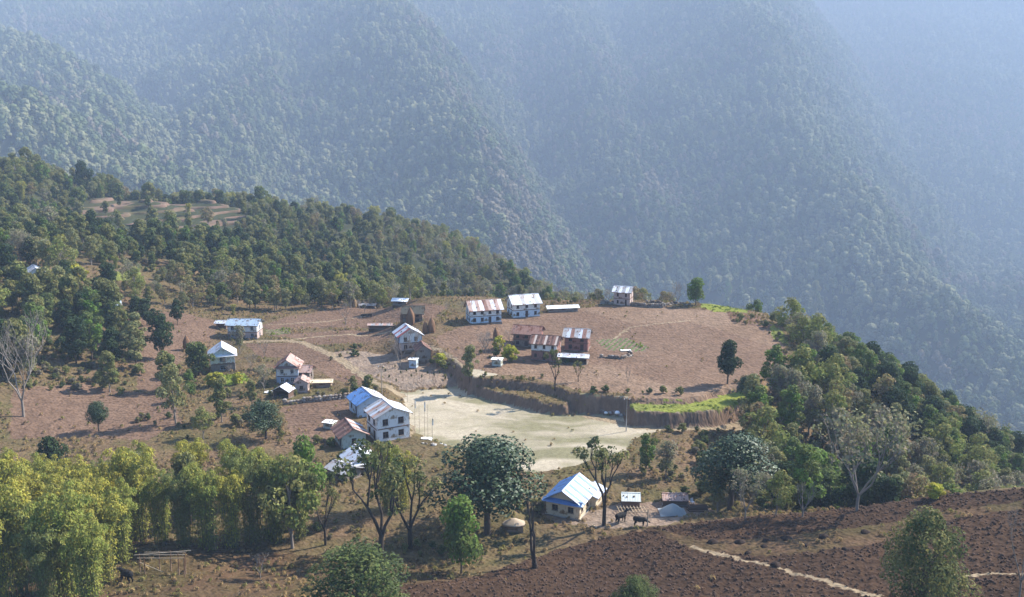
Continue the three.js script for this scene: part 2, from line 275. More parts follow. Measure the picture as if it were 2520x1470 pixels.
// ---------------------------------------------------------------- the land as one grid, close where the village stands
{
  const line = (from, to, start, mid, end, grow) => { const a = []; let x = from, s = start; while (x < to) { a.push(x); x += s(x); } a.push(to); return a; };
  const xs = [], zs = [];
  for (let x = -2700; x < 2900;) { xs.push(x); const d = Math.max(0, Math.abs(x + 10) - 92); x += Math.min(24, 0.45 + d * 0.03); }
  xs.push(2900);
  for (let z = -4700; z < -40;) { zs.push(z); const d = z < -285 ? -285 - z : 0; z += z > -128 ? 0.36 : Math.min(20, 0.55 + d * 0.018); }
  zs.push(-40);
  const nx = xs.length, nz = zs.length, H = new Float32Array(nx * nz);
  for (let j = 0; j < nz; j++) for (let i = 0; i < nx; i++) {
    const x = xs[i], z = zs[j];
    if (Math.abs(x) > Math.max(190, -z * 0.66 + 90) || (z < -3700 && x < 300)) { H[j * nx + i] = NaN; continue; }
    H[j * nx + i] = heightAt(x, z) + (z > -124 && idAt(x, z) === NEAR ? furrows(x, z) : 0);
  }
  const height = (i, j) => H[clamp(j, 0, nz - 1) * nx + clamp(i, 0, nx - 1)];
  const sheets = new Map();
  for (let j = 0; j + 1 < nz; j++) for (let i = 0; i + 1 < nx; i++) {
    const q = [j * nx + i, j * nx + i + 1, (j + 1) * nx + i, (j + 1) * nx + i + 1];
    if (q.some((k) => Number.isNaN(H[k]))) continue;
    const inside = xs[i] >= MAPX && xs[i + 1] <= MAPX + MAPW && zs[j] >= MAPZ && zs[j + 1] <= MAPZ + MAPH;
    const id = inside ? idAt((xs[i] + xs[i + 1]) / 2, (zs[j] + zs[j + 1]) / 2) : -1;
    let s = sheets.get(id);
    if (!s) sheets.set(id, s = { map: new Map(), pos: [], nor: [], uv: [], col: [], idx: [] });
    const v = q.map((k) => {
      if (s.map.has(k)) return s.map.get(k);
      const a = k % nx, b = (k - a) / nx, x = xs[a], z = zs[b], n = s.pos.length / 3;
      let hl = height(a - 1, b), hr = height(a + 1, b), hu = height(a, b - 1), hd = height(a, b + 1);
      const h0 = H[k]; if (Number.isNaN(hl)) hl = h0; if (Number.isNaN(hr)) hr = h0; if (Number.isNaN(hu)) hu = h0; if (Number.isNaN(hd)) hd = h0;
      const nn = new THREE.Vector3(-(hr - hl) / (xs[Math.min(nx - 1, a + 1)] - xs[Math.max(0, a - 1)]), 1, -(hd - hu) / (zs[Math.min(nz - 1, b + 1)] - zs[Math.max(0, b - 1)])).normalize();
      s.pos.push(x, h0, z); s.nor.push(nn.x, nn.y, nn.z); s.uv.push((x - MAPX) / MAPW, (z - MAPZ) / MAPH);
      const k1 = clamp(0.5 + fbm(x * 0.02, z * 0.02, 3) * 1.3, 0, 1);
      const gr = Math.hypot((x - GREENFIELD.x) / 16, (z - GREENFIELD.z) / 14) < 1 + 0.2 * noise(x, z);
      if (gr) s.col.push(0.16, 0.21, 0.04); else s.col.push(lerp(0.035, 0.055, k1), lerp(0.042, 0.054, k1), lerp(0.02, 0.027, k1));
      s.map.set(k, n);
      return n;
    });
    s.idx.push(v[0], v[2], v[1], v[1], v[2], v[3]);
  }
  for (const [id, s] of sheets) {
    const g = new THREE.BufferGeometry();
    g.setAttribute('position', new THREE.Float32BufferAttribute(s.pos, 3));
    g.setAttribute('normal', new THREE.Float32BufferAttribute(s.nor, 3));
    if (id >= 0) g.setAttribute('uv', new THREE.Float32BufferAttribute(s.uv, 2)); else g.setAttribute('color', new THREE.Float32BufferAttribute(s.col, 3));
    g.setIndex(s.idx);
    const m = new THREE.Mesh(g, id >= 0 ? soil : undergrowth);
    m.name = numbered(id >= 0 ? NAMES[id] : 'hills');
    m.receiveShadow = m.castShadow = true;
    tag(m, id >= 0 ? LABELS[id] : 'steep hazy wooded hillsides rising round the village', id >= 0 ? 'ground' : 'hills', null, 'structure');
    scene.add(m);
  }
  console.log('grid', nx, nz, nx * nz);
}

// ---------------------------------------------------------------- trees: leaf-sized faces spread through clumps, on tapered limbs
const leafy = new THREE.MeshPhysicalMaterial({ vertexColors: true, specularIntensity: 0.25, roughness: 0.95, transmission: 0.38, thickness: 0 });
const glossy = new THREE.MeshPhysicalMaterial({ specularIntensity: 0.7, vertexColors: true, roughness: 0.55 });
const distant = new THREE.MeshPhysicalMaterial({ specularIntensity: 0.2, vertexColors: true, roughness: 0.85 });
const bark = mat(0.11, 0.08, 0.06, 0.95), paleBark = mat(0.24, 0.20, 0.165, 0.95), darkBark = mat(0.055, 0.042, 0.034, 0.95), caneSkin = mat(0.13, 0.13, 0.045, 0.7);
const GREEN = { dark: [0.045, 0.072, 0.020], deep: [0.028, 0.052, 0.018], mid: [0.135, 0.16, 0.042], olive: [0.24, 0.22, 0.070], pale: [0.23, 0.235, 0.10], yellow: [0.46, 0.40, 0.06], fresh: [0.14, 0.24, 0.032], grey: [0.24, 0.20, 0.145], rust: [0.25, 0.165, 0.09], gold: [0.33, 0.30, 0.065], moss: [0.20, 0.23, 0.05] };
function leafGeometry(r, list) {                           // list of [centre, outward, size, colour, hang]
  const pos = [], nor = [], col = [], idx = [];
  const n = new THREE.Vector3(), t = new THREE.Vector3(), b = new THREE.Vector3();
  for (const [c, o, size, rgb, hang, slim, stray = 1.3] of list) {
    n.set(o.x * 0.75 + (r() - 0.5) * stray, o.y * 0.75 + 0.25 + (r() - 0.5) * stray, o.z * 0.75 + (r() - 0.5) * stray).normalize();
    t.set(r() - 0.5, r() - 0.5 - (hang ?? 0), r() - 0.5); t.addScaledVector(n, -t.dot(n)).normalize();
    b.crossVectors(n, t);
    const s = size * (0.65 + 0.7 * r()), w = s * (slim ?? 0.36), k = pos.length / 3;
    for (const [u, v, up] of [[-0.5, 0, 0], [0, 1, 0.12], [0.5, 0, 0], [0, -1, 0.12]]) { pos.push(c.x + t.x * u * s + b.x * v * w + n.x * up * s, c.y + t.y * u * s + b.y * v * w + n.y * up * s, c.z + t.z * u * s + b.z * v * w + n.z * up * s); nor.push(n.x, n.y, n.z); }
    const j = 0.75 + 0.5 * r(), y = 0.9 + 0.2 * r();
    for (let q = 0; q < 4; q++) col.push(rgb[0] * j * y, rgb[1] * j, rgb[2] * j);
    idx.push(k, k + 2, k + 1, k, k + 3, k + 2);
  }
  const g = new THREE.BufferGeometry();
  g.setAttribute('position', new THREE.Float32BufferAttribute(pos, 3));
  g.setAttribute('normal', new THREE.Float32BufferAttribute(nor, 3));
  g.setAttribute('color', new THREE.Float32BufferAttribute(col, 3));
  g.setIndex(idx);
  return g;
}
const mixc = (a, b, k) => a.map((x, i) => lerp(x, b[i], k));
function sphereDir(r, low = -1) { const y = low + (1 - low) * r(), a = r() * 6.2832, s = Math.sqrt(1 - y * y); return new THREE.Vector3(s * Math.cos(a), y, s * Math.sin(a)); }
function clumpLeaves(r, clumps, count, size, tints, opt = {}) {
  const out = [], area = clumps.map((c) => c.r * c.r), total = area.reduce((a, b) => a + b, 0);
  clumps.forEach((c, i) => {
    const tint = mixc(tints[0], tints[1 % tints.length], r()), n = Math.max(4, Math.round(count * area[i] / total));
    for (let k = 0; k < n; k++) {
      const d = sphereDir(r, opt.low ?? -0.75), rr = c.r * (0.55 + 0.5 * Math.sqrt(r()));
      out.push([new THREE.Vector3(c.x + d.x * rr, c.y + d.y * rr * (c.flat ?? 0.8), c.z + d.z * rr), d, size, tint, opt.hang, opt.slim, opt.stray]);
    }
  });
  return out;
}
function tube(points, r0, r1, sides = 6, segs = 0) {       // a tapered limb
  const curve = new THREE.CatmullRomCurve3(points), n = segs || Math.max(2, points.length * 2), pos = [], idx = [], f = curve.computeFrenetFrames(n);
  for (let i = 0; i <= n; i++) {
    const p = curve.getPoint(i / n), rad = lerp(r0, r1, i / n);
    for (let k = 0; k < sides; k++) { const a = k / sides * 6.2832, c = Math.cos(a) * rad, s = Math.sin(a) * rad; pos.push(p.x + f.normals[i].x * c + f.binormals[i].x * s, p.y + f.normals[i].y * c + f.binormals[i].y * s, p.z + f.normals[i].z * c + f.binormals[i].z * s); }
    if (i < n) for (let k = 0; k < sides; k++) { const a = i * sides + k, b = i * sides + (k + 1) % sides; idx.push(a, b, a + sides, b, b + sides, a + sides); }
  }
  const g = new THREE.BufferGeometry();
  g.setAttribute('position', new THREE.Float32BufferAttribute(pos, 3));
  g.setIndex(idx); g.computeVertexNormals();
  return g;
}
const V = (x, y, z) => new THREE.Vector3(x, y, z);
function crownTree(seed, { h, base, rad, n, count, size, tints, trunk, flat = 0.8, top = 0.5, mat: m = leafy, skin = bark, hang, cone = 0, spread = 1, stray, fat = 1 }) {
  const r = rng(seed), clumps = [], woods = [], ch = h - base, lean = (r() - 0.5) * 0.08 * h;
  for (let i = 0; i < n; i++) {
    const t = (i + 0.5) / n, y = base + ch * (0.12 + 0.8 * t), a = i * 2.4 + r() * 1.2;
    const shape = Math.sin(Math.PI * Math.pow(0.12 + 0.8 * t, top + 0.35)) * (1 - cone * t), off = rad * shape * (0.12 + 0.78 * r()) * spread;
    clumps.push({ x: Math.cos(a) * off + lean * t, y, z: Math.sin(a) * off, r: fat * rad * (0.21 + 0.34 * r() * r()) * (1 - cone * 0.55 * t), flat });
  }
  woods.push(tube([V(0, -0.6, 0), V(lean * 0.1, base * 0.5, r() * 0.2), V(lean * 0.4, base + ch * 0.25, 0), V(lean * 0.9, base + ch * 0.7, 0)], trunk, trunk * 0.28, 7));
  for (let i = 0; i < Math.min(n, 9); i++) { const c = clumps[Math.floor(i * n / Math.min(n, 9))], y0 = Math.max(base * 0.75, c.y - ch * 0.38); woods.push(tube([V(lean * 0.3, y0, 0), V(c.x * 0.5, (y0 + c.y) / 2 + 0.2, c.z * 0.5), V(c.x, c.y, c.z)], trunk * 0.42, trunk * 0.1, 5)); }
  return { trunk: mergeGeometries(woods), crown: leafGeometry(r, clumpLeaves(r, clumps, count, size, tints, { hang, stray })), skin, leaf: m, h };
}
function branchOut(r, woods, ends, p, dir, len, rad, depth, o) {
  const q = p.clone().addScaledVector(dir, len), mid = p.clone().lerp(q, 0.5).add(V((r() - 0.5) * len * 0.18, 0, (r() - 0.5) * len * 0.18));
  woods.push(tube([p, mid, q], rad, rad * 0.66, rad > 0.05 ? 6 : 4, 2));
  if (!depth) { ends.push(q); return; }
  const kids = 2 + (r() < o.fork ? 1 : 0);
  for (let k = 0; k < kids; k++) {
    const d = dir.clone().multiplyScalar(o.straight).add(V((r() - 0.5) * 2, (r() - 0.5) * 1.2 + o.lift, (r() - 0.5) * 2)).normalize();
    branchOut(r, woods, ends, q.clone().addScaledVector(dir, -len * 0.12 * r()), d, len * (0.62 + 0.25 * r()), rad * 0.62, depth - 1, o);
  }
  if (r() < 0.6) ends.push(q);
}
function limbTree(seed, { h, limbs, depth = 3, rad = 0.2, first = 0.3, tuft = 0, tuftSize = 0.5, leaf = 0.3, tints = [GREEN.olive, GREEN.mid], skin = bark, fork = 0.3, straight = 1.25, lift = 0.6, open = 0.55 }) {
  const r = rng(seed), woods = [], ends = [], y0 = h * first;
  woods.push(tube([V(0, -0.6, 0), V(0.08, y0 * 0.5, 0), V(0, y0 * 1.05, 0.05)], rad, rad * 0.82, 8));
  for (let k = 0; k < limbs; k++) { const a = k / limbs * 6.2832 + r(), d = V(Math.cos(a) * open, 1, Math.sin(a) * open).normalize(); branchOut(r, woods, ends, V(0, y0 * (0.8 + 0.2 * r()), 0), d, h * (0.26 + 0.1 * r()), rad * 0.6, depth, { fork, straight, lift }); }
  const clumps = tuft ? ends.map((p) => ({ x: p.x, y: p.y, z: p.z, r: tuftSize * (0.6 + 0.8 * r()), flat: 0.85 })) : [];
  return { trunk: mergeGeometries(woods), crown: tuft ? leafGeometry(r, clumpLeaves(r, clumps, tuft, leaf, tints)) : null, skin, leaf: leafy, h };
}
function bambooClump(seed, { h, canes, spread, tints, count, size = 0.55 }) {
  const r = rng(seed), woods = [], list = [];
  for (let k = 0; k < canes; k++) {
    const a = r() * 6.2832, d = spread * (0.08 + 0.3 * r()), hh = h * (0.7 + 0.32 * r()), lean = spread * (0.12 + 0.55 * r() * r() + 0.1), bx = Math.cos(a) * d, bz = Math.sin(a) * d, a2 = a + (r() - 0.5) * 1.2;
    const pts = [V(bx, -0.4, bz), V(bx + Math.cos(a2) * lean * 0.12, hh * 0.45, bz + Math.sin(a2) * lean * 0.12), V(bx + Math.cos(a2) * lean * 0.45, hh * 0.82, bz + Math.sin(a2) * lean * 0.45), V(bx + Math.cos(a2) * lean * 0.9, hh * 0.97, bz + Math.sin(a2) * lean * 0.9), V(bx + Math.cos(a2) * lean * 1.25, hh * 0.9, bz + Math.sin(a2) * lean * 1.25)];
    woods.push(tube(pts, 0.055, 0.012, 5, 9));
    const curve = new THREE.CatmullRomCurve3(pts), tint = mixc(tints[0], tints[1], Math.pow(r(), 0.8)), n = Math.round(count / canes);
    for (let q = 0; q < n; q++) {
      const t = 0.06 + 0.94 * Math.pow(r(), 0.8), p = curve.getPoint(t), out = V(r() - 0.5, -0.25, r() - 0.5).normalize(), reach = (0.25 + 0.95 * r()) * (1.15 - 0.5 * t);
      p.addScaledVector(out, reach);
      list.push([p, V(out.x, 0.4, out.z), size, mixc(tint, tints[2] ?? tints[0], r() * 0.5), 0.75, 0.19]);
    }
  }
  return { trunk: mergeGeometries(woods), crown: leafGeometry(r, list), skin: caneSkin, leaf: leafy, h, cane: true };
}
const D = { n: 26, base: 1.5, rad: 3.6, trunk: 0.26 };
const KIND = {
  round: [11, 12, 13].map((s, i) => crownTree(s, { ...D, h: 9 + i, count: 2600, size: 0.58, tints: [[GREEN.dark, GREEN.mid], [GREEN.mid, GREEN.olive], [GREEN.dark, GREEN.olive]][i] })),
  tall: [21, 22, 23].map((s, i) => crownTree(s, { ...D, h: 14, base: 1.8, rad: 3.4, n: 30, count: 2700, size: 0.6, tints: [[GREEN.mid, GREEN.olive], [GREEN.olive, GREEN.pale], [GREEN.mid, GREEN.fresh]][i], top: 0.65 + i * 0.1, spread: 1.15, skin: i ? bark : paleBark })),
  shady: [31, 32, 33].map((s) => crownTree(s, { ...D, h: 12, base: 2, rad: 3.8, n: 28, count: 2800, size: 0.62, tints: [GREEN.deep, GREEN.dark], m: glossy })),
  feathery: [41, 42, 43].map((s, i) => crownTree(s, { ...D, h: 12, base: 2.4, rad: 3.4, n: 34, count: 2100, size: 0.50, tints: [[GREEN.pale, GREEN.olive], [GREEN.pale, GREEN.grey], [GREEN.olive, GREEN.moss]][i], spread: 1.25, skin: paleBark, hang: 0.3 })),
  rusty: [45, 46].map((s) => crownTree(s, { ...D, h: 10, base: 1.8, rad: 3.2, n: 30, count: 1500, size: 0.5, tints: [GREEN.rust, GREEN.olive], spread: 1.3, skin: paleBark })),
  greyish: [51, 52].map((s) => limbTree(s, { h: 10, limbs: 5, depth: 3, rad: 0.17, first: 0.18, tuft: 1100, tuftSize: 0.75, leaf: 0.38, tints: [GREEN.grey, GREEN.pale], skin: paleBark, fork: 0.6 })),
  bare: [61, 62, 63].map((s) => limbTree(s, { h: 8, limbs: 4, depth: 4, rad: 0.16, first: 0.2, skin: paleBark, fork: 0.55, straight: 1.1 })),
  lopped: [71, 72, 73].map((s) => limbTree(s, { h: 10, limbs: 3, depth: 2, rad: 0.26, first: 0.24, tuft: 900, tuftSize: 0.65, leaf: 0.34, tints: [GREEN.olive, GREEN.dark], skin: darkBark, straight: 2.2, lift: 0.9, open: 0.42 })),
  shrub: [81, 82, 83].map((s, i) => crownTree(s, { ...D, h: 3.2, base: 0.2, rad: 1.7, n: 14, count: 900, size: 0.36, trunk: 0.07, tints: [[GREEN.mid, GREEN.olive], [GREEN.olive, GREEN.grey], [GREEN.dark, GREEN.mid]][i] })),
  bamboo: [91, 92, 93, 94].map((s, i) => bambooClump(s, { h: 13 + i * 0.7, canes: 38, spread: 4.0, count: 9000, tints: [[GREEN.moss, GREEN.yellow, GREEN.gold], [GREEN.moss, GREEN.gold, GREEN.fresh], [GREEN.gold, GREEN.yellow, GREEN.moss], [GREEN.mid, GREEN.moss, GREEN.pale]][i], size: 0.38 })),
};
function plant(kind, p, height, name, label, category, group, turn = 0, wide = 1) {
  const k = kind, t = thing(name, label, category, group), s = height / k.h;
  part(t, k.cane ? 'cane' : 'trunk', k.trunk, k.skin);
  if (k.crown) part(t, 'crown', k.crown, k.leaf);
  t.position.copy(p); t.rotation.y = turn; t.scale.set(s * wide, s, s * wide);
  return t;
}
// height of a tree whose foot and top are read off the photograph
const metres = (p, pixels) => pixels * Math.hypot(p.x, p.y - EYE, p.z) / FOCAL / 0.93;

// the wooded slopes across the valley: far too many to count
{
  const r = rng(5), far = [];
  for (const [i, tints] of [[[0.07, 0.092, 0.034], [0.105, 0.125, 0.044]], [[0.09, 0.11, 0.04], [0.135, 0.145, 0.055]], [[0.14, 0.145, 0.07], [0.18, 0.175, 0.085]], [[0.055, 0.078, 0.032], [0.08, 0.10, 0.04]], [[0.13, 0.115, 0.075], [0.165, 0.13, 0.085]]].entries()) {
    const c = crownTree(200 + i, { h: 10.5, base: 1.2, rad: 4.3, n: 15, count: 150, size: 1.2, tints, trunk: 0.3, flat: 0.85, stray: 0.9 }), rr = rng(260 + i), bits = [c.crown];
    for (let k = 0; k < 11; k++) {                          // leafy lobes, rough all over, that shade one another
      const y = 2.6 + 6.6 * (k + 0.3) / 11, a = k * 2.4 + rr(), w = Math.sin(Math.PI * Math.min(1, 0.2 + y / 12)) * 3.0 * (0.3 + 0.75 * rr()), size = 1.0 + 1.25 * rr();
      const l = mergeVertices(new THREE.IcosahedronGeometry(size, 2).deleteAttribute('uv').deleteAttribute('normal')), q = l.attributes.position, tint = mixc(tints[0], tints[1], rr()), col = [];
      for (let v = 0; v < q.count; v++) { const f = 1 + 0.34 * (rr() - 0.5) + 0.3 * noise(q.getX(v) * 1.6 + k * 7, q.getY(v) * 1.6 + q.getZ(v) * 1.9); q.setXYZ(v, q.getX(v) * f + Math.cos(a) * w, q.getY(v) * f * 0.85 + y, q.getZ(v) * f + Math.sin(a) * w); const j = 0.8 + 0.4 * rr(); col.push(tint[0] * j, tint[1] * j, tint[2] * j); }
      l.setAttribute('color', new THREE.Float32BufferAttribute(col, 3)); l.computeVertexNormals(); bits.push(l);
    }
    const wood = c.trunk.clone(); wood.setAttribute('color', new THREE.Float32BufferAttribute(new Float32Array(wood.attributes.position.count * 3).fill(0.09), 3)); bits.push(wood);
    const g = mergeGeometries(bits);
    far.push({ g, at: [], tint: [] });
  }
  const m = new THREE.Matrix4(), q = new THREE.Quaternion(), up = V(0, 1, 0), c = new THREE.Color();
  globalThis.nearForest = [];
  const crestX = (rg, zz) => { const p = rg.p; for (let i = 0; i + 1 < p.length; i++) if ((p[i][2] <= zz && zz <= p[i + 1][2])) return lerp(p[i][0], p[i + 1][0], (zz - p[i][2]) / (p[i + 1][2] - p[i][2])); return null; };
  const spurShade = (xx, zz) => {                          // spur light and gully shade put into crown colour, paler and darker
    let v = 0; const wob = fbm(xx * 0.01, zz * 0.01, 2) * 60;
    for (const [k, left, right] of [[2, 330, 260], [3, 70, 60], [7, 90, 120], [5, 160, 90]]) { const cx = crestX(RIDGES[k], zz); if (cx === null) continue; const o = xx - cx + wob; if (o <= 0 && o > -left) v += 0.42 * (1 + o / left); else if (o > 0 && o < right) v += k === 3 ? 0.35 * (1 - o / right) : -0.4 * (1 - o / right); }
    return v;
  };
  const woodEdge = (u) => (u < 240 ? 660 : u < 300 ? lerp(660, 752, (u - 240) / 60) : u < 560 ? lerp(752, 782, (u - 300) / 260) : u < 700 ? lerp(782, 772, (u - 560) / 140) : lerp(772, 742, (u - 700) / 360));
  for (let z = -232; z > -4550;) {
    const cell = z > -480 ? 5.2 : z > -900 ? 6.8 : z > -2000 ? 9.0 : 11.5;
    const half = -z * 0.6 + 60;
    for (let x = z < -3300 ? 400 : -half; x < half; x += cell) {
      const px = x + (r() - 0.5) * cell, pz = z + (r() - 0.5) * cell, pick = r(), grow = 0.65 + 0.6 * r(), turn = r() * 6.28, tone = 0.87 + 0.26 * r();
            if (px > 55 && z > -300) continue;
      const y = heightAt(px, pz), d = Math.hypot(px, pz);
      const sx = 1260 + px / -pz * FOCAL / 0.978;
      const screen = V(px, y - EYE, pz).applyEuler(new THREE.Euler(12 * Math.PI / 180, 0, 0)), ux = 1260 + screen.x / -screen.z * FOCAL, uy = 735 - screen.y / -screen.z * FOCAL;
      if (z > -310 && sdPoly(PLATEAU, px, pz) > -3 && (ux > 1040 || uy > woodEdge(ux))) continue;
      if (TERRACES.some((t) => ux > t.a[0] && ux < t.b[0] && uy > t.a[1] + (ux - t.a[0]) * 0.06 && uy < t.b[1] && d < 520)) { if (hash2(Math.round(px * 7), Math.round(pz * 7)) < 0.93) continue; }
      if (ux > 250 && ux < 420 && uy > 664 && uy < 694) continue;
      const fs = z < -900 ? 0.005 : 0.009, patch = fbm(px * fs + 3, pz * fs, 3), v = patch + (pick - 0.5) * 0.9 + (d > 800 ? spurShade(px, pz) : 0) + (d > 780 && d < 1420 && px < -60 ? 0.3 : 0);
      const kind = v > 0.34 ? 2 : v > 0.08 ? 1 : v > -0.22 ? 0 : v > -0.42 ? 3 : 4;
      const slopeThin = fbm(px * 0.02 + 60, pz * 0.02, 2); if (slopeThin > 0.4 && pick > 0.5) continue;
      if (d < 780 && Math.abs(ux - 1260) < 1500) { nearForest.push([px, y, pz, v, grow, turn]); continue; }
      const s = grow * (z < -900 ? 1.5 : z < -480 ? 1.1 : 0.95);
      const big = (0.8 + 0.5 * clamp(fbm(px * 0.03 + 7, pz * 0.03, 2) + 0.3, 0, 1)) * (0.5 + 0.9 * Math.pow(hash2(Math.round(px * 3), Math.round(pz * 3)), 1.6));
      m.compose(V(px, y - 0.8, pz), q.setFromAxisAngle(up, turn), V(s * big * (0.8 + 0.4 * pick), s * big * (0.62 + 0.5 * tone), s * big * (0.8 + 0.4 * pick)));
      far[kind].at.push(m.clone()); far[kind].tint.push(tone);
    }
    z -= cell * 0.92;
  }
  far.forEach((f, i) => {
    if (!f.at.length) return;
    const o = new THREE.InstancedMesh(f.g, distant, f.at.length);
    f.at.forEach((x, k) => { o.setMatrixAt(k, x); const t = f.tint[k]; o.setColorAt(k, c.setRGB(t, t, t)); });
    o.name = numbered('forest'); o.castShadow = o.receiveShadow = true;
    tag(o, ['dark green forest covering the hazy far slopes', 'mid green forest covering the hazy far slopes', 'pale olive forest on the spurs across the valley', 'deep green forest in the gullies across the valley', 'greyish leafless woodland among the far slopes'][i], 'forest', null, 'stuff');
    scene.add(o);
  });
  console.log('far trees', far.map((f) => f.at.length).join(' '), 'near forest', nearForest.length);
}

const pixelOf = (x, y, z) => { const q = V(x, y - EYE, z).applyEuler(new THREE.Euler(12 * Math.PI / 180, 0, 0)); return [1260 + q.x / -q.z * FOCAL, 735 - q.y / -q.z * FOCAL]; };
const CLEARINGS = [[at(88, 694), 16], [at(272, 752), 12]];           // open ground before the two roofs on the knoll

// ---------------------------------------------------------------- woods round the village: the ones that show largest are single trees
const WOOD = { round: ['round_crowned_tree', 'dark rounded broadleaf tree'], tall: ['olive_leaved_tree', 'tall olive green broadleaf tree'], shady: ['glossy_evergreen_tree', 'deep green glossy broadleaf tree'], feathery: ['feathery_tree', 'pale feathery broadleaf tree'], greyish: ['twiggy_tree', 'thin grey twiggy tree'], rusty: ['russet_tree', 'sparse russet-leaved tree'], bare: ['bare_tree', 'bare leafless tree'], bamboo: ['bamboo_clump', 'drooping yellow green bamboo clump'] };
function wood(k, variant, p, h, turn, where, group, wide) {
  const [name, look] = WOOD[k];
  return plant(KIND[k][variant % KIND[k].length], p, h, name, `${look} ${where}`, k === 'bamboo' ? 'bamboo' : 'tree', group, turn, wide);
}
const woodKind = (v, q) => (v > 0.3 ? (q < 0.55 ? 'feathery' : q < 0.8 ? 'rusty' : 'greyish') : v > 0.05 ? (q < 0.45 ? 'tall' : q < 0.75 ? 'feathery' : q < 0.9 ? 'rusty' : 'bamboo') : v > -0.25 ? (q < 0.5 ? 'tall' : q < 0.75 ? 'round' : 'feathery') : (q < 0.25 ? 'shady' : q < 0.65 ? 'round' : 'tall'));
{
  const r = rng(77);
  nearForest.sort((a, b) => Math.hypot(a[0], a[2]) - Math.hypot(b[0], b[2]));
  const rest = new Map();
  nearForest.forEach(([x, y, z, v, grow, turn], i) => {
    const kind = woodKind(v + 0.08, r()), h = (Math.hypot(x, z) > 520 ? 10 : 6.6) * grow * (0.7 + 0.6 * r()) * (0.85 + 0.3 * r()), variant = Math.floor(r() * 4);
    if (i < 60) { wood(kind, variant, V(x, y, z), h, turn, 'in the wood behind the village', 'trees in the wood behind the village'); return; }
    const k = KIND[kind][variant % KIND[kind].length];
    if (!rest.has(k)) rest.set(k, []);
    rest.get(k).push(new THREE.Matrix4().compose(V(x, y, z), new THREE.Quaternion().setFromAxisAngle(V(0, 1, 0), turn), V(1, 1, 1).multiplyScalar(h / k.h)));
  });
  for (const [k, list] of rest) {
    const wrap = new THREE.Group(); wrap.name = numbered('woodland');
    tag(wrap, ['mixed woodland climbing the slope behind the village'][0], 'forest', null, 'stuff');
    for (const [n, g, m] of [['trunk', k.trunk, k.skin], ['crown', k.crown, k.leaf]]) if (g) { const o = new THREE.InstancedMesh(g, m, list.length); list.forEach((x, q) => o.setMatrixAt(q, x)); o.name = n; o.castShadow = o.receiveShadow = true; wrap.add(o); o.userData.kind = 'stuff'; }
    scene.add(wrap);
  }
}
function scatter(seed, n, gap, pickPoint, keep) {
  const r = rng(seed), out = [];
  for (let k = 0; k < n * 40 && out.length < n; k++) { const [x, z] = pickPoint(r); if (out.some(([a, b]) => (a - x) ** 2 + (b - z) ** 2 < gap * gap) || !keep(x, z, r)) continue; out.push([x, z, r(), r(), r()]); }
  return out;
}
const ROADCUT = at(2052, 930);
// the slope that falls away on the village's east side
for (const [x, z, a, b, c] of scatter(301, 262, 2.9, (r) => [28 + r() * 125, -128 - r() * 135], (x, z) => { const s = sdPoly(PLATEAU, x, z); const p = onLand(x, z); const u = 1260 + x / -z * FOCAL * 1.02; const top = pixelOf(x, p.y + 10, z); if (z < -228 ? s > -13 : z < -198 && s > -2) return false; if (top[0] < 1850 && top[1] < 1072 && z > -200) return false; return s < (z > -135 ? -2 : 0.5) && s > -58 && u < 2700 && idAt(x, z) !== ROAD && idAt(x, z) !== GRASS && Math.hypot(x - ROADCUT.x, z - ROADCUT.z) > 5; })) {
  const v = fbm(x * 0.03, z * 0.03, 2), k = c < 0.04 ? 'greyish' : c < 0.1 ? 'rusty' : v + (b - 0.5) * 0.6 > 0.0 ? 'feathery' : v + (b - 0.5) * 0.6 > -0.42 ? 'tall' : b < 0.5 ? 'shady' : 'round';
  wood(k, Math.floor(a * 3), onLand(x, z), 6.5 + 5.5 * a, b * 6.28, 'on the slope below the ploughed terrace', 'trees on the slope below the ploughed terrace');
}
// the wooded knoll on the west side
const KNOLL = [[-160, -172], [-108, -176], [-82, -180], [-84, -200], [-94, -222], [-107, -240], [-122, -252], [-175, -262]];
for (const [x, z, a, b] of scatter(302, 100, 3.4, (r) => [-165 + r() * 85, -262 + r() * 92], (x, z) => sdPoly(KNOLL, x, z) > -1 && CLEARINGS.every(([c, w]) => Math.abs(x / z - c.x / c.z) * -c.z > 5 || z < c.z - 2 || z > c.z + w)))
  wood(a < 0.3 ? 'shady' : a < 0.55 ? 'round' : a < 0.85 ? 'tall' : 'feathery', Math.floor(b * 3), onLand(x, z), 8 + 4.5 * b, a * 20, 'in the grove on the knoll', 'trees in the grove on the knoll');

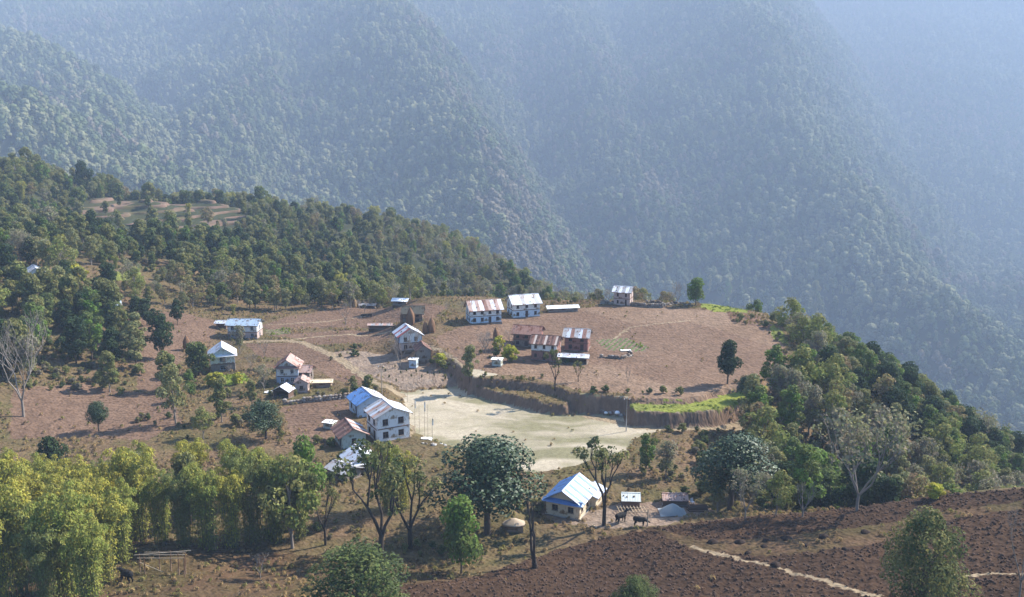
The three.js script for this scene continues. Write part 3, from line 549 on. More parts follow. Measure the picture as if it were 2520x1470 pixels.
// trees that stand by themselves: [kind, variant, foot px, height in px, name, label, width]
const SINGLE = [
  ['round', 0, 1200, 1312, 212, 'mango_tree', 'big dark round-crowned tree near the house with the blue roof', 1.35, 'dense'],
  ['cone', 0, 1790, 945, 102, 'field_tree', 'lone dark oval tree at the edge of the ploughed terrace', 1],
  ['round', 1, 655, 1080, 82, 'mango_tree', 'dark domed tree below the field behind the bamboo', 1.35, 'dense'],
  ['round', 2, 244, 1062, 62, 'mango_tree', 'small dark tree on the brown slope beside the grove', 1.0, 'dense'],
  ['round', 1, 1795, 1252, 160, 'broadleaf_tree', 'large glossy spreading tree beyond the yard of the blue-roofed house', 1.4, 'dense'],
  ['fresh', 0, 1134, 1412, 172, 'young_tree', 'bright green upright young tree in the stubble hollow', 0.85],
  ['fresh', 1, 1985, 1258, 142, 'young_tree', 'bright green bushy tree at the crest of the near field', 1.0],
  ['lopped', 0, 1315, 1398, 205, 'lopped_tree', 'lopped tree with two dark bare stems at the field edge', 0.8, 'bald'],
  ['lopped', 1, 1486, 1294, 196, 'lopped_tree', 'lopped fodder tree with leaf tufts beside the buffaloes', 1.0],
  ['lopped', 2, 940, 1384, 262, 'lopped_tree', 'gnarled lopped tree with dark branches before the tin shed', 1.0],
  ['lopped', 0, 1010, 1350, 205, 'lopped_tree', 'leaning lopped tree beside the stubble hollow', 1.05],
  ['lopped', 1, 800, 1342, 165, 'lopped_tree', 'slim dark forked tree at the end of the bamboo', 0.7],
  ['bare', 0, 57, 1026, 176, 'bare_tree', 'tall bare tree standing alone on the brown slope', 0.8],
  ['feathery', 0, 432, 1045, 135, 'sparse_tree', 'crooked tree with thin yellow green leaves on the brown slope', 0.8],
  ['shady', 0, 338, 800, 62, 'shade_tree', 'dark spreading tree of a pair on the upper west field', 1.2],
  ['shady', 1, 362, 802, 60, 'shade_tree', 'rounder dark tree of a pair on the upper west field', 1.1],
  ['shady', 2, 395, 884, 100, 'shade_tree', 'dark tree on the west field near the haystack', 0.9],
  ['shady', 0, 437, 800, 58, 'shade_tree', 'small dark tree between the west field and the wood', 0.8],
  ['round', 0, 490, 925, 75, 'shade_tree', 'dark bushy tree beside the white-roofed house', 1.1],
  ['round', 1, 415, 960, 85, 'shade_tree', 'dark tree at the lower corner of the west field', 1.0],
  ['tall', 0, 545, 1040, 105, 'roadside_tree', 'brownish tree below the green crop', 0.9],
  ['feathery', 1, 590, 870, 65, 'sparse_tree', 'pale twiggy tree between the two western houses', 0.8],
  ['bare', 1, 850, 800, 58, 'bare_tree', 'grey bare tree on the field behind the road', 0.9],
  ['shady', 1, 858, 748, 52, 'palm_like_tree', 'dark tree at the edge of the wood by the back field', 0.9],
  ['fresh', 0, 1712, 752, 60, 'young_tree', 'bright green tree at the far corner of the ploughed terrace', 1.1],
  ['shady', 2, 1728, 748, 62, 'broadleaf_tree', 'dark tree close behind the bright green corner tree', 0.8],
  ['tall', 2, 1790, 752, 62, 'slender_tree', 'slender tree with a tufted top on the grassy rim', 0.55],
  ['tall', 1, 1745, 730, 50, 'slender_tree', 'thin dark tree rising over the rim of the terrace', 0.5],
  ['cone', 0, 2047, 815, 72, 'cypress_tree', 'narrow columnar tree on the rim against the far hillside', 0.6],
  ['tall', 0, 2003, 790, 92, 'slender_tree', 'tall slender tree rising from the slope below the rim', 0.6],
  ['tall', 1, 1155, 945, 92, 'wall_tree', 'olive tree growing from the bank beside the sports ground', 0.9],
  ['lopped', 2, 1366, 958, 90, 'lopped_tree', 'stubby ivy-covered trunk on the bank below the brick houses', 0.8],
  ['lopped', 0, 1423, 940, 48, 'lopped_tree', 'small bare fruit tree on the pale field strip', 0.9],
  ['bare', 2, 1545, 945, 34, 'bare_tree', 'thin leafless sapling on the pale field strip', 0.6],
  ['bare', 2, 1668, 748, 46, 'bare_tree', 'grey leafless tree among the ruined stone walls', 1.1],
  ['bare', 0, 985, 905, 62, 'bare_tree', 'bare brown tree in the trodden yard', 0.9],
  ['bare', 1, 1195, 870, 58, 'bare_tree', 'bare tree behind the brick houses', 1.0],
  ['bare', 2, 1018, 880, 62, 'bare_tree', 'bare tree before the stone house', 0.8],
  ['greyish', 0, 2110, 1258, 205, 'grey_tree', 'grey-limbed tree with a fan of pale branches at the field crest', 1.0],
  ['greyish', 1, 1835, 1275, 110, 'grey_tree', 'straggly pale tree beside the log pile', 0.9],
  ['feathery', 2, 1910, 1272, 105, 'sparse_tree', 'wispy yellow green tree at the crest of the near field', 0.9],
  ['bare', 1, 1975, 1275, 85, 'bare_tree', 'forked leafless tree at the crest of the near field', 1.0],
  ['feathery', 0, 1765, 1262, 95, 'sparse_tree', 'wispy tree beside the rusty lean-to', 0.8],
  ['feathery', 1, 1640, 1178, 90, 'sparse_tree', 'pale tree between the sports ground and the blue-roofed house', 1.0],
  ['tall', 2, 1590, 1165, 95, 'broadleaf_tree', 'olive tree at the corner of the sports ground', 0.9],
  ['round', 2, 1835, 985, 55, 'mango_tree', 'dark tree at the end of the bright grass ledge', 1.0, 'dense'],
  ['tall', 1, 1850, 1075, 140, 'broadleaf_tree', 'tall tree below the bright grass ledge', 0.9],
  ['feathery', 2, 720, 1350, 215, 'sparse_tree', 'light green tree at the end of the bamboo grove', 0.9],
  ['shady', 0, 130, 1190, 100, 'broadleaf_tree', 'dark tree rising out of the bamboo below the brown slope', 1.0],
  ['tall', 1, 345, 1300, 165, 'broadleaf_tree', 'olive tree standing among the bamboo clumps', 0.9],
  ['fresh', 1, 748, 1300, 205, 'young_tree', 'narrow bright green tree at the end of the bamboo grove', 0.6],
  ['shady', 1, 690, 1310, 150, 'broadleaf_tree', 'dark tree among the thinning bamboo', 0.9],
  ['round', 2, 470, 1290, 150, 'broadleaf_tree', 'dark green tree within the bamboo grove', 0.9],
  ['tall', 2, 470, 985, 70, 'roadside_tree', 'small green tree beside the green crop', 0.8],
  ['tall', 0, 620, 1000, 60, 'roadside_tree', 'small olive tree below the dark-walled house', 0.9],
  ['greyish', 1, 650, 965, 62, 'grey_tree', 'straggly pale tree beside the tin shelter', 0.9],
  ['feathery', 2, 500, 1080, 70, 'sparse_tree', 'light green tree at the top of the bamboo grove', 1.0],
  ['tall', 1, 870, 970, 42, 'roadside_tree', 'small tree over the dry stone wall', 1.1],
  ['round', 1, 905, 962, 36, 'roadside_tree', 'bushy tree at the road end of the dry stone wall', 1.2],
  ['shrub', 2, 2262, 1512, 225, 'shrub_tree', 'big dark bushy shrub in the near ploughed field', 0.92],
  ['shrub', 0, 880, 1520, 160, 'shrub_tree', 'wide green bush below the hollow', 1.75],
  ['shrub', 0, 1565, 1520, 92, 'shrub_tree', 'bright green bush top at the foot of the mounded field', 1.25],
  ['bare', 0, 2508, 1475, 180, 'bare_tree', 'thin leafless sapling beside the field path', 0.5],
  ['bare', 1, 640, 1425, 62, 'bare_tree', 'small leafless bush on the dry slope below the bamboo', 1.0],
  ['bare', 2, 2258, 1285, 28, 'bare_tree', 'small dead bush on the crest of the near field', 1.1],
  ['shrub', 1, 2300, 1228, 34, 'flowering_shrub', 'bright yellow green shrub on the crest of the near field', 1.4, 'yellow'],
  ['shrub', 1, 2210, 1222, 62, 'leafy_shrub', 'light green upright shrub on the crest of the near field', 0.7, 'yellow'],
  ['shrub', 1, 1228, 862, 34, 'flowering_shrub', 'yellow green shrub behind the brick house', 1.1, 'yellow'],
  ['shrub', 1, 1255, 890, 40, 'flowering_shrub', 'bright yellow green shrub beside the little white shed', 1.0, 'yellow'],
  ['shrub', 1, 1083, 896, 26, 'flowering_shrub', 'bright yellow green bush below the terrace path', 1.5, 'yellow'],
  ['shrub', 1, 530, 952, 34, 'flowering_shrub', 'bright yellow bamboo-like bush below the white-roofed house', 1.3, 'yellow'],
  ['shrub', 1, 585, 945, 26, 'flowering_shrub', 'smaller yellow bush below the white-roofed house', 1.2, 'yellow'],
  ['shrub', 1, 178, 700, 45, 'flowering_shrub', 'yellow-topped tree beside the roof on the knoll', 1.3, 'yellow'],
];
KIND.cone = [crownTree(401, { h: 10, base: 1.5, rad: 2.7, n: 30, count: 3200, size: 0.5, tints: [GREEN.deep, GREEN.dark], trunk: 0.24, cone: 0.4, spread: 0.7, fat: 1.55, mat: leafy })];
KIND.fresh = [402, 403].map((s) => crownTree(s, { h: 9, base: 1.8, rad: 2.9, n: 26, count: 3000, size: 0.46, tints: [GREEN.fresh, GREEN.mid], trunk: 0.18, hang: 0.4, fat: 1.3 }));
const DENSE = [404, 405, 406].map((s) => crownTree(s, { h: 10, base: 2.6, rad: 3.9, n: 44, count: 9500, size: 0.30, tints: [GREEN.deep, GREEN.dark], trunk: 0.34, mat: glossy, flat: 0.85, fat: 1.15 }));
const BALD = limbTree(407, { h: 10, limbs: 2, depth: 2, rad: 0.42, first: 0.07, skin: darkBark, straight: 3.2, lift: 1.2, open: 0.3, fork: 0.5 });
const YELLOW = crownTree(408, { h: 3.2, base: 0.2, rad: 1.7, n: 14, count: 1200, size: 0.36, trunk: 0.07, tints: [GREEN.yellow, [0.33, 0.34, 0.03]] });
const BUSH = crownTree(409, { h: 8, base: 0.6, rad: 3.6, n: 40, count: 9500, size: 0.215, trunk: 0.2, tints: [GREEN.dark, GREEN.olive], hang: 0.2 });
const BUSH_LIGHT = crownTree(410, { h: 8, base: 0.6, rad: 3.6, n: 40, count: 9500, size: 0.215, trunk: 0.2, tints: [GREEN.dark, GREEN.mid], hang: 0.2 });
for (const [i, [k, v, px, py, high, name, label, wide, how]] of SINGLE.entries()) {
  const p = at(px, py), kind = how === 'dense' ? DENSE[v] : how === 'bald' ? BALD : how === 'yellow' ? YELLOW : name === 'shrub_tree' ? (v ? BUSH : BUSH_LIGHT) : KIND[k][v % KIND[k].length];
  plant(kind, p, metres(p, high), name, label, /shrub|bush/.test(name) ? 'shrub' : 'tree', null, i * 1.7, wide);
}
// bamboo along the near slope: [foot px, height px, variant]
const BAMBOO = [[30, 1330, 200, 0], [120, 1365, 225, 2], [215, 1345, 215, 0], [290, 1310, 205, 2], [60, 1460, 240, 3], [170, 1475, 230, 1], [255, 1440, 235, 0], [345, 1330, 205, 0], [400, 1335, 205, 1], [455, 1345, 200, 3], [515, 1350, 225, 1], [570, 1345, 222, 0], [625, 1338, 212, 3], [680, 1330, 195, 1], [735, 1325, 165, 3], [10, 1230, 130, 1], [130, 1250, 135, 2], [955, 1250, 155, 1], [990, 1255, 150, 0], [590, 1250, 165, 1], [480, 1255, 170, 2], [330, 1250, 170, 1], [-40, 1420, 260, 1], [90, 1300, 185, 1], [175, 1312, 185, 0], [250, 1290, 175, 3], [15, 1400, 225, 2], [112, 1425, 225, 0], [205, 1405, 215, 2], [300, 1385, 195, 1], [0, 1480, 240, 0], [118, 1500, 240, 3], [225, 1500, 225, 1]];
for (const [i, [px, py, high, v]] of BAMBOO.entries()) {
  const p = at(px, py);
  plant(KIND.bamboo[v], p, metres(p, high * (0.74 + 0.36 * hash2(i, 5))), 'bamboo_clump', px > 900 ? 'leaning bamboo clump beside the lopped tree and tin shed' : 'tall feathery bamboo clump in the grove below the fields', 'bamboo', px > 900 ? 'bamboo beside the tin shed' : 'bamboo clumps in the grove below the fields', i * 2.1, 0.95);
}
// low shrubs along banks, walls and yards
const SHRUBS = [[[800, 885], [905, 868], 9], [[810, 872], [890, 850], 6], [[1170, 925], [1340, 940], 14], [[1400, 962], [1690, 974], 12], [[705, 985], [925, 965], 13], [[1560, 1062], [1720, 1062], 9], [[1810, 770], [1910, 815], 9], [[1890, 800], [1945, 880], 8], [[1180, 860], [1290, 900], 9], [[930, 1000], [1110, 1110], 0], [[1560, 1130], [1700, 1200], 16], [[1450, 735], [1700, 742], 14], [[1360, 748], [1440, 742], 6], [[360, 1000], [540, 1060], 8], [[480, 960], [680, 1010], 22], [[420, 880], [520, 960], 14], [[560, 1010], [700, 1090], 18], [[330, 1000], [470, 1090], 14], [[770, 1080], [860, 1160], 12], [[600, 880], [690, 950], 10], [[820, 960], [930, 975], 9], [[640, 930], [690, 990], 6], [[1010, 880], [1130, 915], 8], [[1060, 1110], [1120, 1180], 7], [[1800, 950], [1930, 930], 8], [[1640, 1205], [1800, 1245], 9], [[1260, 1240], [1340, 1290], 5], [[640, 1280], [900, 1340], 10], [[1000, 1330], [1100, 1390], 6], [[1400, 900], [1550, 880], 5]];
{
  const r = rng(909);
  for (const [a, b, n] of SHRUBS) for (let k = 0; k < n; k++) {
    const t = (k + r() * 0.8) / Math.max(1, n), p = at(lerp(a[0], b[0], t) + (r() - 0.5) * 14, lerp(a[1], b[1], r() * 0.6 + t * 0.4) + (r() - 0.5) * 8);
    if (r() < 0.25) continue;
    if ([SPORTS, ROAD].includes(idAt(p.x, p.z))) continue;
    plant(KIND.shrub[Math.floor(r() * 3)], p, 0.6 + 1.9 * r() * r(), 'shrub', 'low scrubby bush along the banks and yard edges', 'shrub', 'low bushes on banks and yard edges', r() * 6, 1 + 0.4 * r());
  }
}

// leafless scrub along the rim and round the houses
{
  const r = rng(611);
  for (const [a, b, n] of [[[1330, 742], [1500, 738], 9], [[1560, 742], [1720, 745], 10], [[1180, 850], [1270, 880], 6], [[960, 850], [1000, 880], 5], [[540, 860], [650, 930], 9], [[880, 750], [930, 770], 4], [[1100, 760], [1140, 780], 3]]) for (let k = 0; k < n; k++) {
    const p = at(lerp(a[0], b[0], r()), lerp(a[1], b[1], r())); if (p.z < -275) continue;
    plant(KIND.bare[Math.floor(r() * 3)], p, 2 + 1.8 * r(), 'bare_shrub', 'leafless grey brown shrub about the rim and house yards', 'shrub', 'leafless shrubs about the rim and yards', r() * 6, 1.3);
  }
}

// undergrowth that fills the woods: a mass nobody could count
{
  const r = rng(733), sets = KIND.shrub.map(() => []), q = new THREE.Quaternion();
  for (let k = 0; k < 9000; k++) {
    const east = k % 2, x = east ? 26 + r() * 130 : -175 + r() * 175, z = east ? -126 - r() * 140 : -175 - r() * 200, s = sdPoly(PLATEAU, x, z), pick = Math.floor(r() * 3), h = 0.8 + 2.0 * r() * r(), turn = r() * 6.28;
    if (east ? !(s < -1 && s > -60) || idAt(x, z) === ROAD || Math.hypot(x - ROADCUT.x, z - ROADCUT.z) < 5 : !(s < -2 || sdPoly(KNOLL, x, z) > -2)) continue;
    if (idAt(x, z) === GRASS) continue;
    sets[pick].push(new THREE.Matrix4().compose(onLand(x, z), q.setFromAxisAngle(V(0, 1, 0), turn), V(1.3, 1, 1.3).multiplyScalar(h / KIND.shrub[pick].h)));
  }
  sets.forEach((list, i) => { const o = new THREE.InstancedMesh(KIND.shrub[i].crown, leafy, list.length); list.forEach((m, k) => o.setMatrixAt(k, m)); o.name = numbered('undergrowth'); o.castShadow = o.receiveShadow = true; tag(o, ['green undergrowth beneath the trees on the slopes', 'greyish undergrowth beneath the trees on the slopes', 'dark undergrowth beneath the trees on the slopes'][i], 'undergrowth', null, 'stuff'); scene.add(o); });
}

// ---------------------------------------------------------------- houses
// weathering: blotches and runs of dirt in grainy patches, one map for plaster and one for sheet iron, both in metres
function stains(seed, size, dirt, amount, run) {
  const n = 256, d = new Uint8Array(n * n * 4), wrap = (f, x, y) => { const u = x / n, v = y / n; return lerp(lerp(f(x, y), f(x - n, y), u), lerp(f(x, y - n), f(x - n, y - n), u), v); };
  for (let j = 0; j < n; j++) for (let i = 0; i < n; i++) {
    const a = wrap((x, y) => fbm(x * 0.02 + seed, y * 0.02, 4), i, j), b = wrap((x, y) => fbm(x * 0.11 + seed, y * run, 3), i, j), k = clamp((step(0.02, 0.42, a + b * 0.5) + 0.5 * step(0.1, 0.4, b)) * amount, 0, 1), g = 0.92 + 0.16 * hash2(i + seed, j);
    for (let q = 0; q < 3; q++) d[(j * n + i) * 4 + q] = Math.round(255 * clamp(lerp(1, dirt[q], k) * g, 0, 1));
    d[(j * n + i) * 4 + 3] = 255;
  }
  const t = dataTexture(d, n, n, true); t.repeat.set(1 / size, 1 / size);
  return t;
}
const WALL_DIRT = stains(3, 3.5, [0.62, 0.54, 0.45], 0.75, 0.02), IRON_DIRT = stains(11, 1, [0.62, 0.45, 0.36], 0.85, 0.012);
const PAINT = {
  white: mat(0.74, 0.73, 0.70), cream: mat(0.66, 0.56, 0.40), pink: mat(0.50, 0.38, 0.33), brick: mat(0.30, 0.15, 0.12), blue: mat(0.50, 0.60, 0.68), green: mat(0.50, 0.54, 0.47), shadeBlue: mat(0.36, 0.42, 0.52), stone: mat(0.24, 0.20, 0.17), mud: mat(0.30, 0.20, 0.14), timber: mat(0.16, 0.10, 0.07), plank: mat(0.30, 0.22, 0.15),  // the blue grey is wall shade put into the colour
  tin: mat(0.62, 0.66, 0.70, 0.38, { metalness: 0.35 }), tinBright: mat(0.82, 0.84, 0.86, 0.35, { metalness: 0.25 }), tinGrey: mat(0.40, 0.40, 0.40, 0.5, { metalness: 0.3 }), rust: mat(0.27, 0.155, 0.12, 0.75), rustPale: mat(0.44, 0.30, 0.25, 0.7), rustDark: mat(0.15, 0.09, 0.075, 0.8), blueTin: mat(0.10, 0.24, 0.52, 0.42), clearTin: mat(0.62, 0.74, 0.90, 0.45), blueGrey: mat(0.36, 0.46, 0.56, 0.45, { metalness: 0.2 }), moss: mat(0.10, 0.095, 0.075, 0.9), redTin: mat(0.42, 0.09, 0.08, 0.5),
  glass: mat(0.025, 0.028, 0.035, 0.12), wood: mat(0.10, 0.06, 0.045, 0.8), door: mat(0.075, 0.05, 0.045, 0.8), sheet: mat(0.85, 0.85, 0.83, 0.7), tarp: mat(0.34, 0.35, 0.33, 0.8), thatch: mat(0.25, 0.165, 0.085), concrete: mat(0.42, 0.40, 0.37), post: mat(0.33, 0.27, 0.20), black: mat(0.010, 0.009, 0.009, 0.6), hide: mat(0.016, 0.014, 0.013, 0.75), strawDark: mat(0.19, 0.105, 0.06), dung: mat(0.035, 0.022, 0.016), flag: mat(0.80, 0.78, 0.70), chair: mat(0.85, 0.85, 0.85, 0.5),
};
for (const k of ['white', 'cream', 'pink', 'brick', 'blue', 'green', 'shadeBlue', 'stone', 'mud', 'plank', 'concrete']) PAINT[k].map = WALL_DIRT;
for (const k of ['tin', 'tinBright', 'tinGrey', 'rust', 'rustPale', 'rustDark', 'blueTin', 'clearTin', 'blueGrey', 'moss', 'redTin']) PAINT[k].map = IRON_DIRT;
const box = (w, h, d, x = 0, y = 0, z = 0) => new THREE.BoxGeometry(w, h, d).translate(x, y, z);
const between = (a, b, r0, r1 = r0, sides = 6) => { const d = b.clone().sub(a), g = new THREE.CylinderGeometry(r1, r0, d.length(), sides); g.translate(0, d.length() / 2, 0); g.applyQuaternion(new THREE.Quaternion().setFromUnitVectors(V(0, 1, 0), d.clone().normalize())); return g.translate(a.x, a.y, a.z); };
function panel(w, y0, y1, apex, holes, t) {                 // a wall with real openings, its outer face on z = 0
  const s = new THREE.Shape();
  s.moveTo(-w / 2, y0); s.lineTo(w / 2, y0); s.lineTo(w / 2, y1); if (apex) s.lineTo(0, apex); s.lineTo(-w / 2, y1); s.closePath();
  for (const [x, y, a, b] of holes) { const h = new THREE.Path(); h.moveTo(x - a / 2, y); h.lineTo(x - a / 2, y + b); h.lineTo(x + a / 2, y + b); h.lineTo(x + a / 2, y); h.closePath(); s.holes.push(h); }
  return new THREE.ExtrudeGeometry(s, { depth: t, bevelEnabled: false }).translate(0, 0, -t);
}
const FRAME = new Map(), ROOF_STONE = new THREE.DodecahedronGeometry(0.14, 0).scale(1.2, 0.6, 1);
function opening(parent, w, h, isDoor, m) {
  const key = `${w},${h},${isDoor}`;
  if (!FRAME.has(key)) {
    const f = 0.07, bars = [box(w, f, 0.12, 0, h - f / 2), box(f, h - f, 0.12, -w / 2 + f / 2, h / 2 - f / 2), box(f, h - f, 0.12, w / 2 - f / 2, h / 2 - f / 2)];
    if (!isDoor) bars.push(box(w - 2 * f, f, 0.12, 0, f / 2), box(0.05, h - 2 * f, 0.08, 0, h / 2), box(w - 2 * f, 0.04, 0.07, 0, h * 0.62));
    FRAME.set(key, [mergeGeometries(bars), box(w - 0.14, h - 0.08, 0.02, 0, h / 2 - 0.03, -0.06)]);
  }
  const [frame, leaf] = FRAME.get(key), o = part(parent, isDoor ? 'door' : 'window', frame, m);
  if (!isDoor) { part(o, 'sill', box(w + 0.16, 0.06, 0.22, 0, -0.035, 0.08), PAINT.stone); }
  part(o, isDoor ? 'door_leaf' : 'pane', leaf, isDoor ? PAINT.door : PAINT.glass);
  return o;
}
function house(name, label, px, py, yaw, o) {
  const { L, W, h, pitch = 0.5, over = 0.55, end = 0.5, wall = PAINT.white, lower = null, split = 0, band = PAINT.timber, roof = [PAINT.tin], roofB = null, windows = true, pent = null, t = 0.18, win = [0.8, 1.0], frame = PAINT.wood, open = false, sink = 0, door = true, group = null, gable = null } = o;
  const g = thing(name, label, o.category ?? 'house', group), p = o.at ?? at(px, py), ap = h + (W / 2) * Math.tan(pitch), r = rng(Math.round(px * 7 + py));
  // sides: [length, turn, half depth, has a gable]
  const sides = [[L, 0, W / 2, false], [L, Math.PI, W / 2, false], [W - 2 * t, Math.PI / 2, L / 2, true], [W - 2 * t, -Math.PI / 2, L / 2, true]];
  sides.forEach(([len, turn, off, gabled], si) => {
    if (open === true || (Array.isArray(open) && open.includes(si))) return;
    const levels = split ? [[0, split, lower ?? wall, false], [split, h, wall, gabled]] : [[0, h, wall, gabled]];
    for (const [li, [y0, y1, m, top]] of levels.entries()) {
      const holes = [], made = [], [ww, wh] = win, count = windows ? Math.max(1, Math.floor((len - 0.6) / (ww + 1.05))) : 0;
      for (let k = 0; k < count; k++) {
        const x = (k + 0.5 - count / 2) * (len / count), isDoor = door && li === 0 && si === 0 && k === Math.floor(count / 2), hh = isDoor ? Math.min(1.9, y1 - y0 - 0.25) : Math.min(wh, y1 - y0 - 0.7), y = isDoor ? y0 + 0.02 : y0 + (y1 - y0 - hh) * 0.5;
        if (hh < 0.3) continue;
        holes.push([x, y, ww, hh]); made.push([x, y, ww, hh, isDoor]);
      }
      const apex = top ? ap - t * 0.5 : 0, wm = part(g, top ? 'gable_wall' : 'wall', panel(len, y0 + (li ? 0.002 : 0), y1, apex, holes, t), top && gable ? gable : m);
      wm.rotation.y = turn; wm.position.set(Math.sin(turn) * off, 0, Math.cos(turn) * off);
      for (const [x, y, a, b, d] of made) { const q = opening(wm, a, b, d, frame); q.position.set(x, y, -t * 0.45); }
    }
    if (split && band) { const b = part(g, 'floor_band', box(len + (gabled ? 0 : 0.06), 0.16, 0.10), band); b.rotation.y = turn; b.position.set(Math.sin(turn) * (off + 0.04), split, Math.cos(turn) * (off + 0.04)); }
  });
  const plinth = part(g, 'plinth', box(L + 0.3, 1.6, W + 0.3, 0, -0.79 + 0.02, 0), o.plinth ?? PAINT.stone);
  if (open) for (const [a, b] of [[-1, -1], [-1, 1], [1, -1], [1, 1]]) part(g, 'post', box(0.14, h, 0.14, a * (L / 2 - 0.1), h / 2, b * (W / 2 - 0.1)), PAINT.post);
  const floor = part(g, 'ceiling', box(L - 0.4, 0.06, W - 0.4, 0, h - 0.05, 0), PAINT.plank);
  const slope = (W / 2 + over) / Math.cos(pitch), span = L + 2 * end, n = Math.max(3, Math.round(span / (o.sheet ?? 0.95))), each = span / n;
  const rf = new THREE.Group(); rf.name = 'roof'; g.add(rf);
  const sheetGeo = [0, 1, 2].map((k) => { const s = new THREE.PlaneGeometry(each + 0.03, slope, 16, 2), q = s.attributes.position; for (let i = 0; i < q.count; i++) q.setZ(i, Math.cos((q.getX(i) / each + 0.5) * Math.PI * 8) * 0.02); const e = s.attributes.uv; for (let i = 0; i < e.count; i++) e.setXY(i, e.getX(i) * 0.33 + k * 0.31 + (px % 7) * 0.13, e.getY(i) * 0.9 + k * 0.17); s.computeVertexNormals(); const b = s.clone(); const under = s.clone().index ? s.clone() : s; return mergeGeometries([s.rotateX(-Math.PI / 2).translate(0, 0.025, 0), (() => { b.rotateX(Math.PI / 2).translate(0, -0.005, 0); return b; })()]); });
  for (const side of [1, -1]) for (let k = 0; k < n; k++) {
    const set = side < 0 && roofB ? roofB : roof, m = set[k % set.length], s = part(rf, 'roof_sheet', sheetGeo[k % 3], m);  // tin slopes facing the sun get brighter sheets: sunlight put into colour
    s.rotation.x = side * pitch; s.position.set(-span / 2 + each * (k + 0.5), (ap + h - over * Math.tan(pitch)) / 2 + 0.07 + (k % 2) * 0.012 + (r() - 0.5) * 0.012, side * (W / 2 + over) / 2);
    s.rotation.z = (r() - 0.5) * 0.006;
  }
  const cap = part(rf, 'ridge_cap', new THREE.CylinderGeometry(0.13, 0.13, span, 8, 1, false).rotateZ(Math.PI / 2).scale(1, 0.6, 1).translate(0, ap + 0.08, 0), (roofB ?? roof)[0]);
  for (const s of [1, -1]) part(rf, 'fascia', box(span - 0.1, 0.14, 0.05, 0, h - over * Math.tan(pitch) - 0.03, s * (W / 2 + over - 0.08)), PAINT.timber);
  for (let k = 0; k < 6; k++) { const sd = k % 2 ? 1 : -1, f = 0.25 + 0.65 * r(), st = part(rf, 'roof_stone', ROOF_STONE, PAINT.stone), zz = sd * (W / 2 + over) * f; st.position.set((r() - 0.5) * (span - 0.6), ap - Math.abs(zz) * Math.tan(pitch) + 0.15, zz); st.rotation.set(r(), r() * 6, r()); st.scale.setScalar(0.7 + 0.6 * r()); }
  if (pent) for (const e of pent) { const q = part(rf, 'pent_roof', box(0.9, 0.04, W + 0.9), o.pentMat ?? roof[0]); q.position.set(e * (L / 2 + 0.36), h + 0.02, 0); q.rotation.z = -e * 0.5; }
  g.position.copy(p); g.position.y += (o.lift ?? 0.1) - sink; g.rotation.y = yaw;
  return g;
}
const rad = (d) => d * Math.PI / 180;
const striped = (a, b) => [a, b, a, a, b];
house('blue_roof_house', 'cream house with a blue and clear striped tin roof', 1404, 1252, rad(-114), { L: 6.6, W: 5.3, h: 2.5, pitch: 0.55, roof: [PAINT.blueTin], roofB: [PAINT.clearTin, PAINT.blueTin, PAINT.clearTin], sheet: 0.62, wall: PAINT.cream, pent: [1], pentMat: PAINT.blueTin, plinth: PAINT.concrete, win: [0.9, 0.9] });
house('tin_lean_to', 'low tin-roofed annex behind the blue-roofed house', 1452, 1238, rad(-114), { L: 3.4, W: 3, h: 1.9, pitch: 0.35, roof: [PAINT.clearTin], wall: PAINT.cream, windows: false, category: 'shed' });
house('white_house', 'white two-storey house with a grey tin roof beside the sports ground', 956, 1073, rad(-62), { L: 5.2, W: 6.2, h: 4.7, split: 2.35, pitch: 0.42, roof: [PAINT.tinGrey, PAINT.tin, PAINT.rustPale], roofB: [PAINT.tinBright], wall: PAINT.white, win: [1.05, 1.15], frame: PAINT.timber, band: PAINT.timber, gable: PAINT.white });
house('blue_wing_house', 'house with a plain blue tin roof adjoining the white house', 905, 1014, rad(-62), { L: 5.6, W: 5.6, h: 2.7, pitch: 0.46, roof: [PAINT.blueTin], roofB: [PAINT.tinBright], wall: PAINT.blue });  // white right slope: sun on the tin, put into its colour
house('rusty_house', 'small house with a rust red tin roof before the white house', 862, 1090, rad(-66), { L: 5.4, W: 4.2, h: 2.3, pitch: 0.5, over: 0.7, roof: [PAINT.rust, PAINT.rustDark], roofB: [PAINT.rustPale, PAINT.tin, PAINT.rust], wall: PAINT.green, gable: PAINT.green });
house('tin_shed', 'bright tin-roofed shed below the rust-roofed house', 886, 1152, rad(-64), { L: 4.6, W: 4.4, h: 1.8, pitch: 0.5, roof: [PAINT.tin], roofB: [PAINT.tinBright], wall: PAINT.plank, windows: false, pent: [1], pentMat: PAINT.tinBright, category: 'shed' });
house('grey_shed', 'low grey-roofed shed half hidden behind the lopped tree', 848, 1172, rad(-40), { L: 4.2, W: 3.2, h: 1.4, pitch: 0.35, roof: [PAINT.tinGrey], wall: PAINT.stone, windows: false, category: 'shed' });
house('water_tank_hut', 'tiny flat white-topped hut beside the rust-roofed house', 812, 1054, rad(-20), { L: 1.9, W: 1.5, h: 1.1, pitch: 0.08, over: 0.2, end: 0.2, roof: [PAINT.sheet], wall: PAINT.green, windows: false, category: 'hut' });
house('white_roof_house', 'two-storey house with a bright white tin roof above the green crop', 549, 908, rad(-72), { L: 5.4, W: 5.2, h: 3.8, split: 1.8, pitch: 0.6, roof: [PAINT.tin], roofB: [PAINT.tinBright], wall: PAINT.white, lower: PAINT.stone, pent: [1], pentMat: PAINT.tinBright, win: [1.3, 1.0], frame: PAINT.shadeBlue, gable: PAINT.tin });
house('long_house', 'long two-storey house with a blue grey roof by the road bend', 604, 829, rad(-3), { L: 7.6, W: 4.4, h: 3.6, split: 1.7, pitch: 0.42, roof: [PAINT.blueGrey], wall: PAINT.white, lower: PAINT.pink, frame: PAINT.shadeBlue });
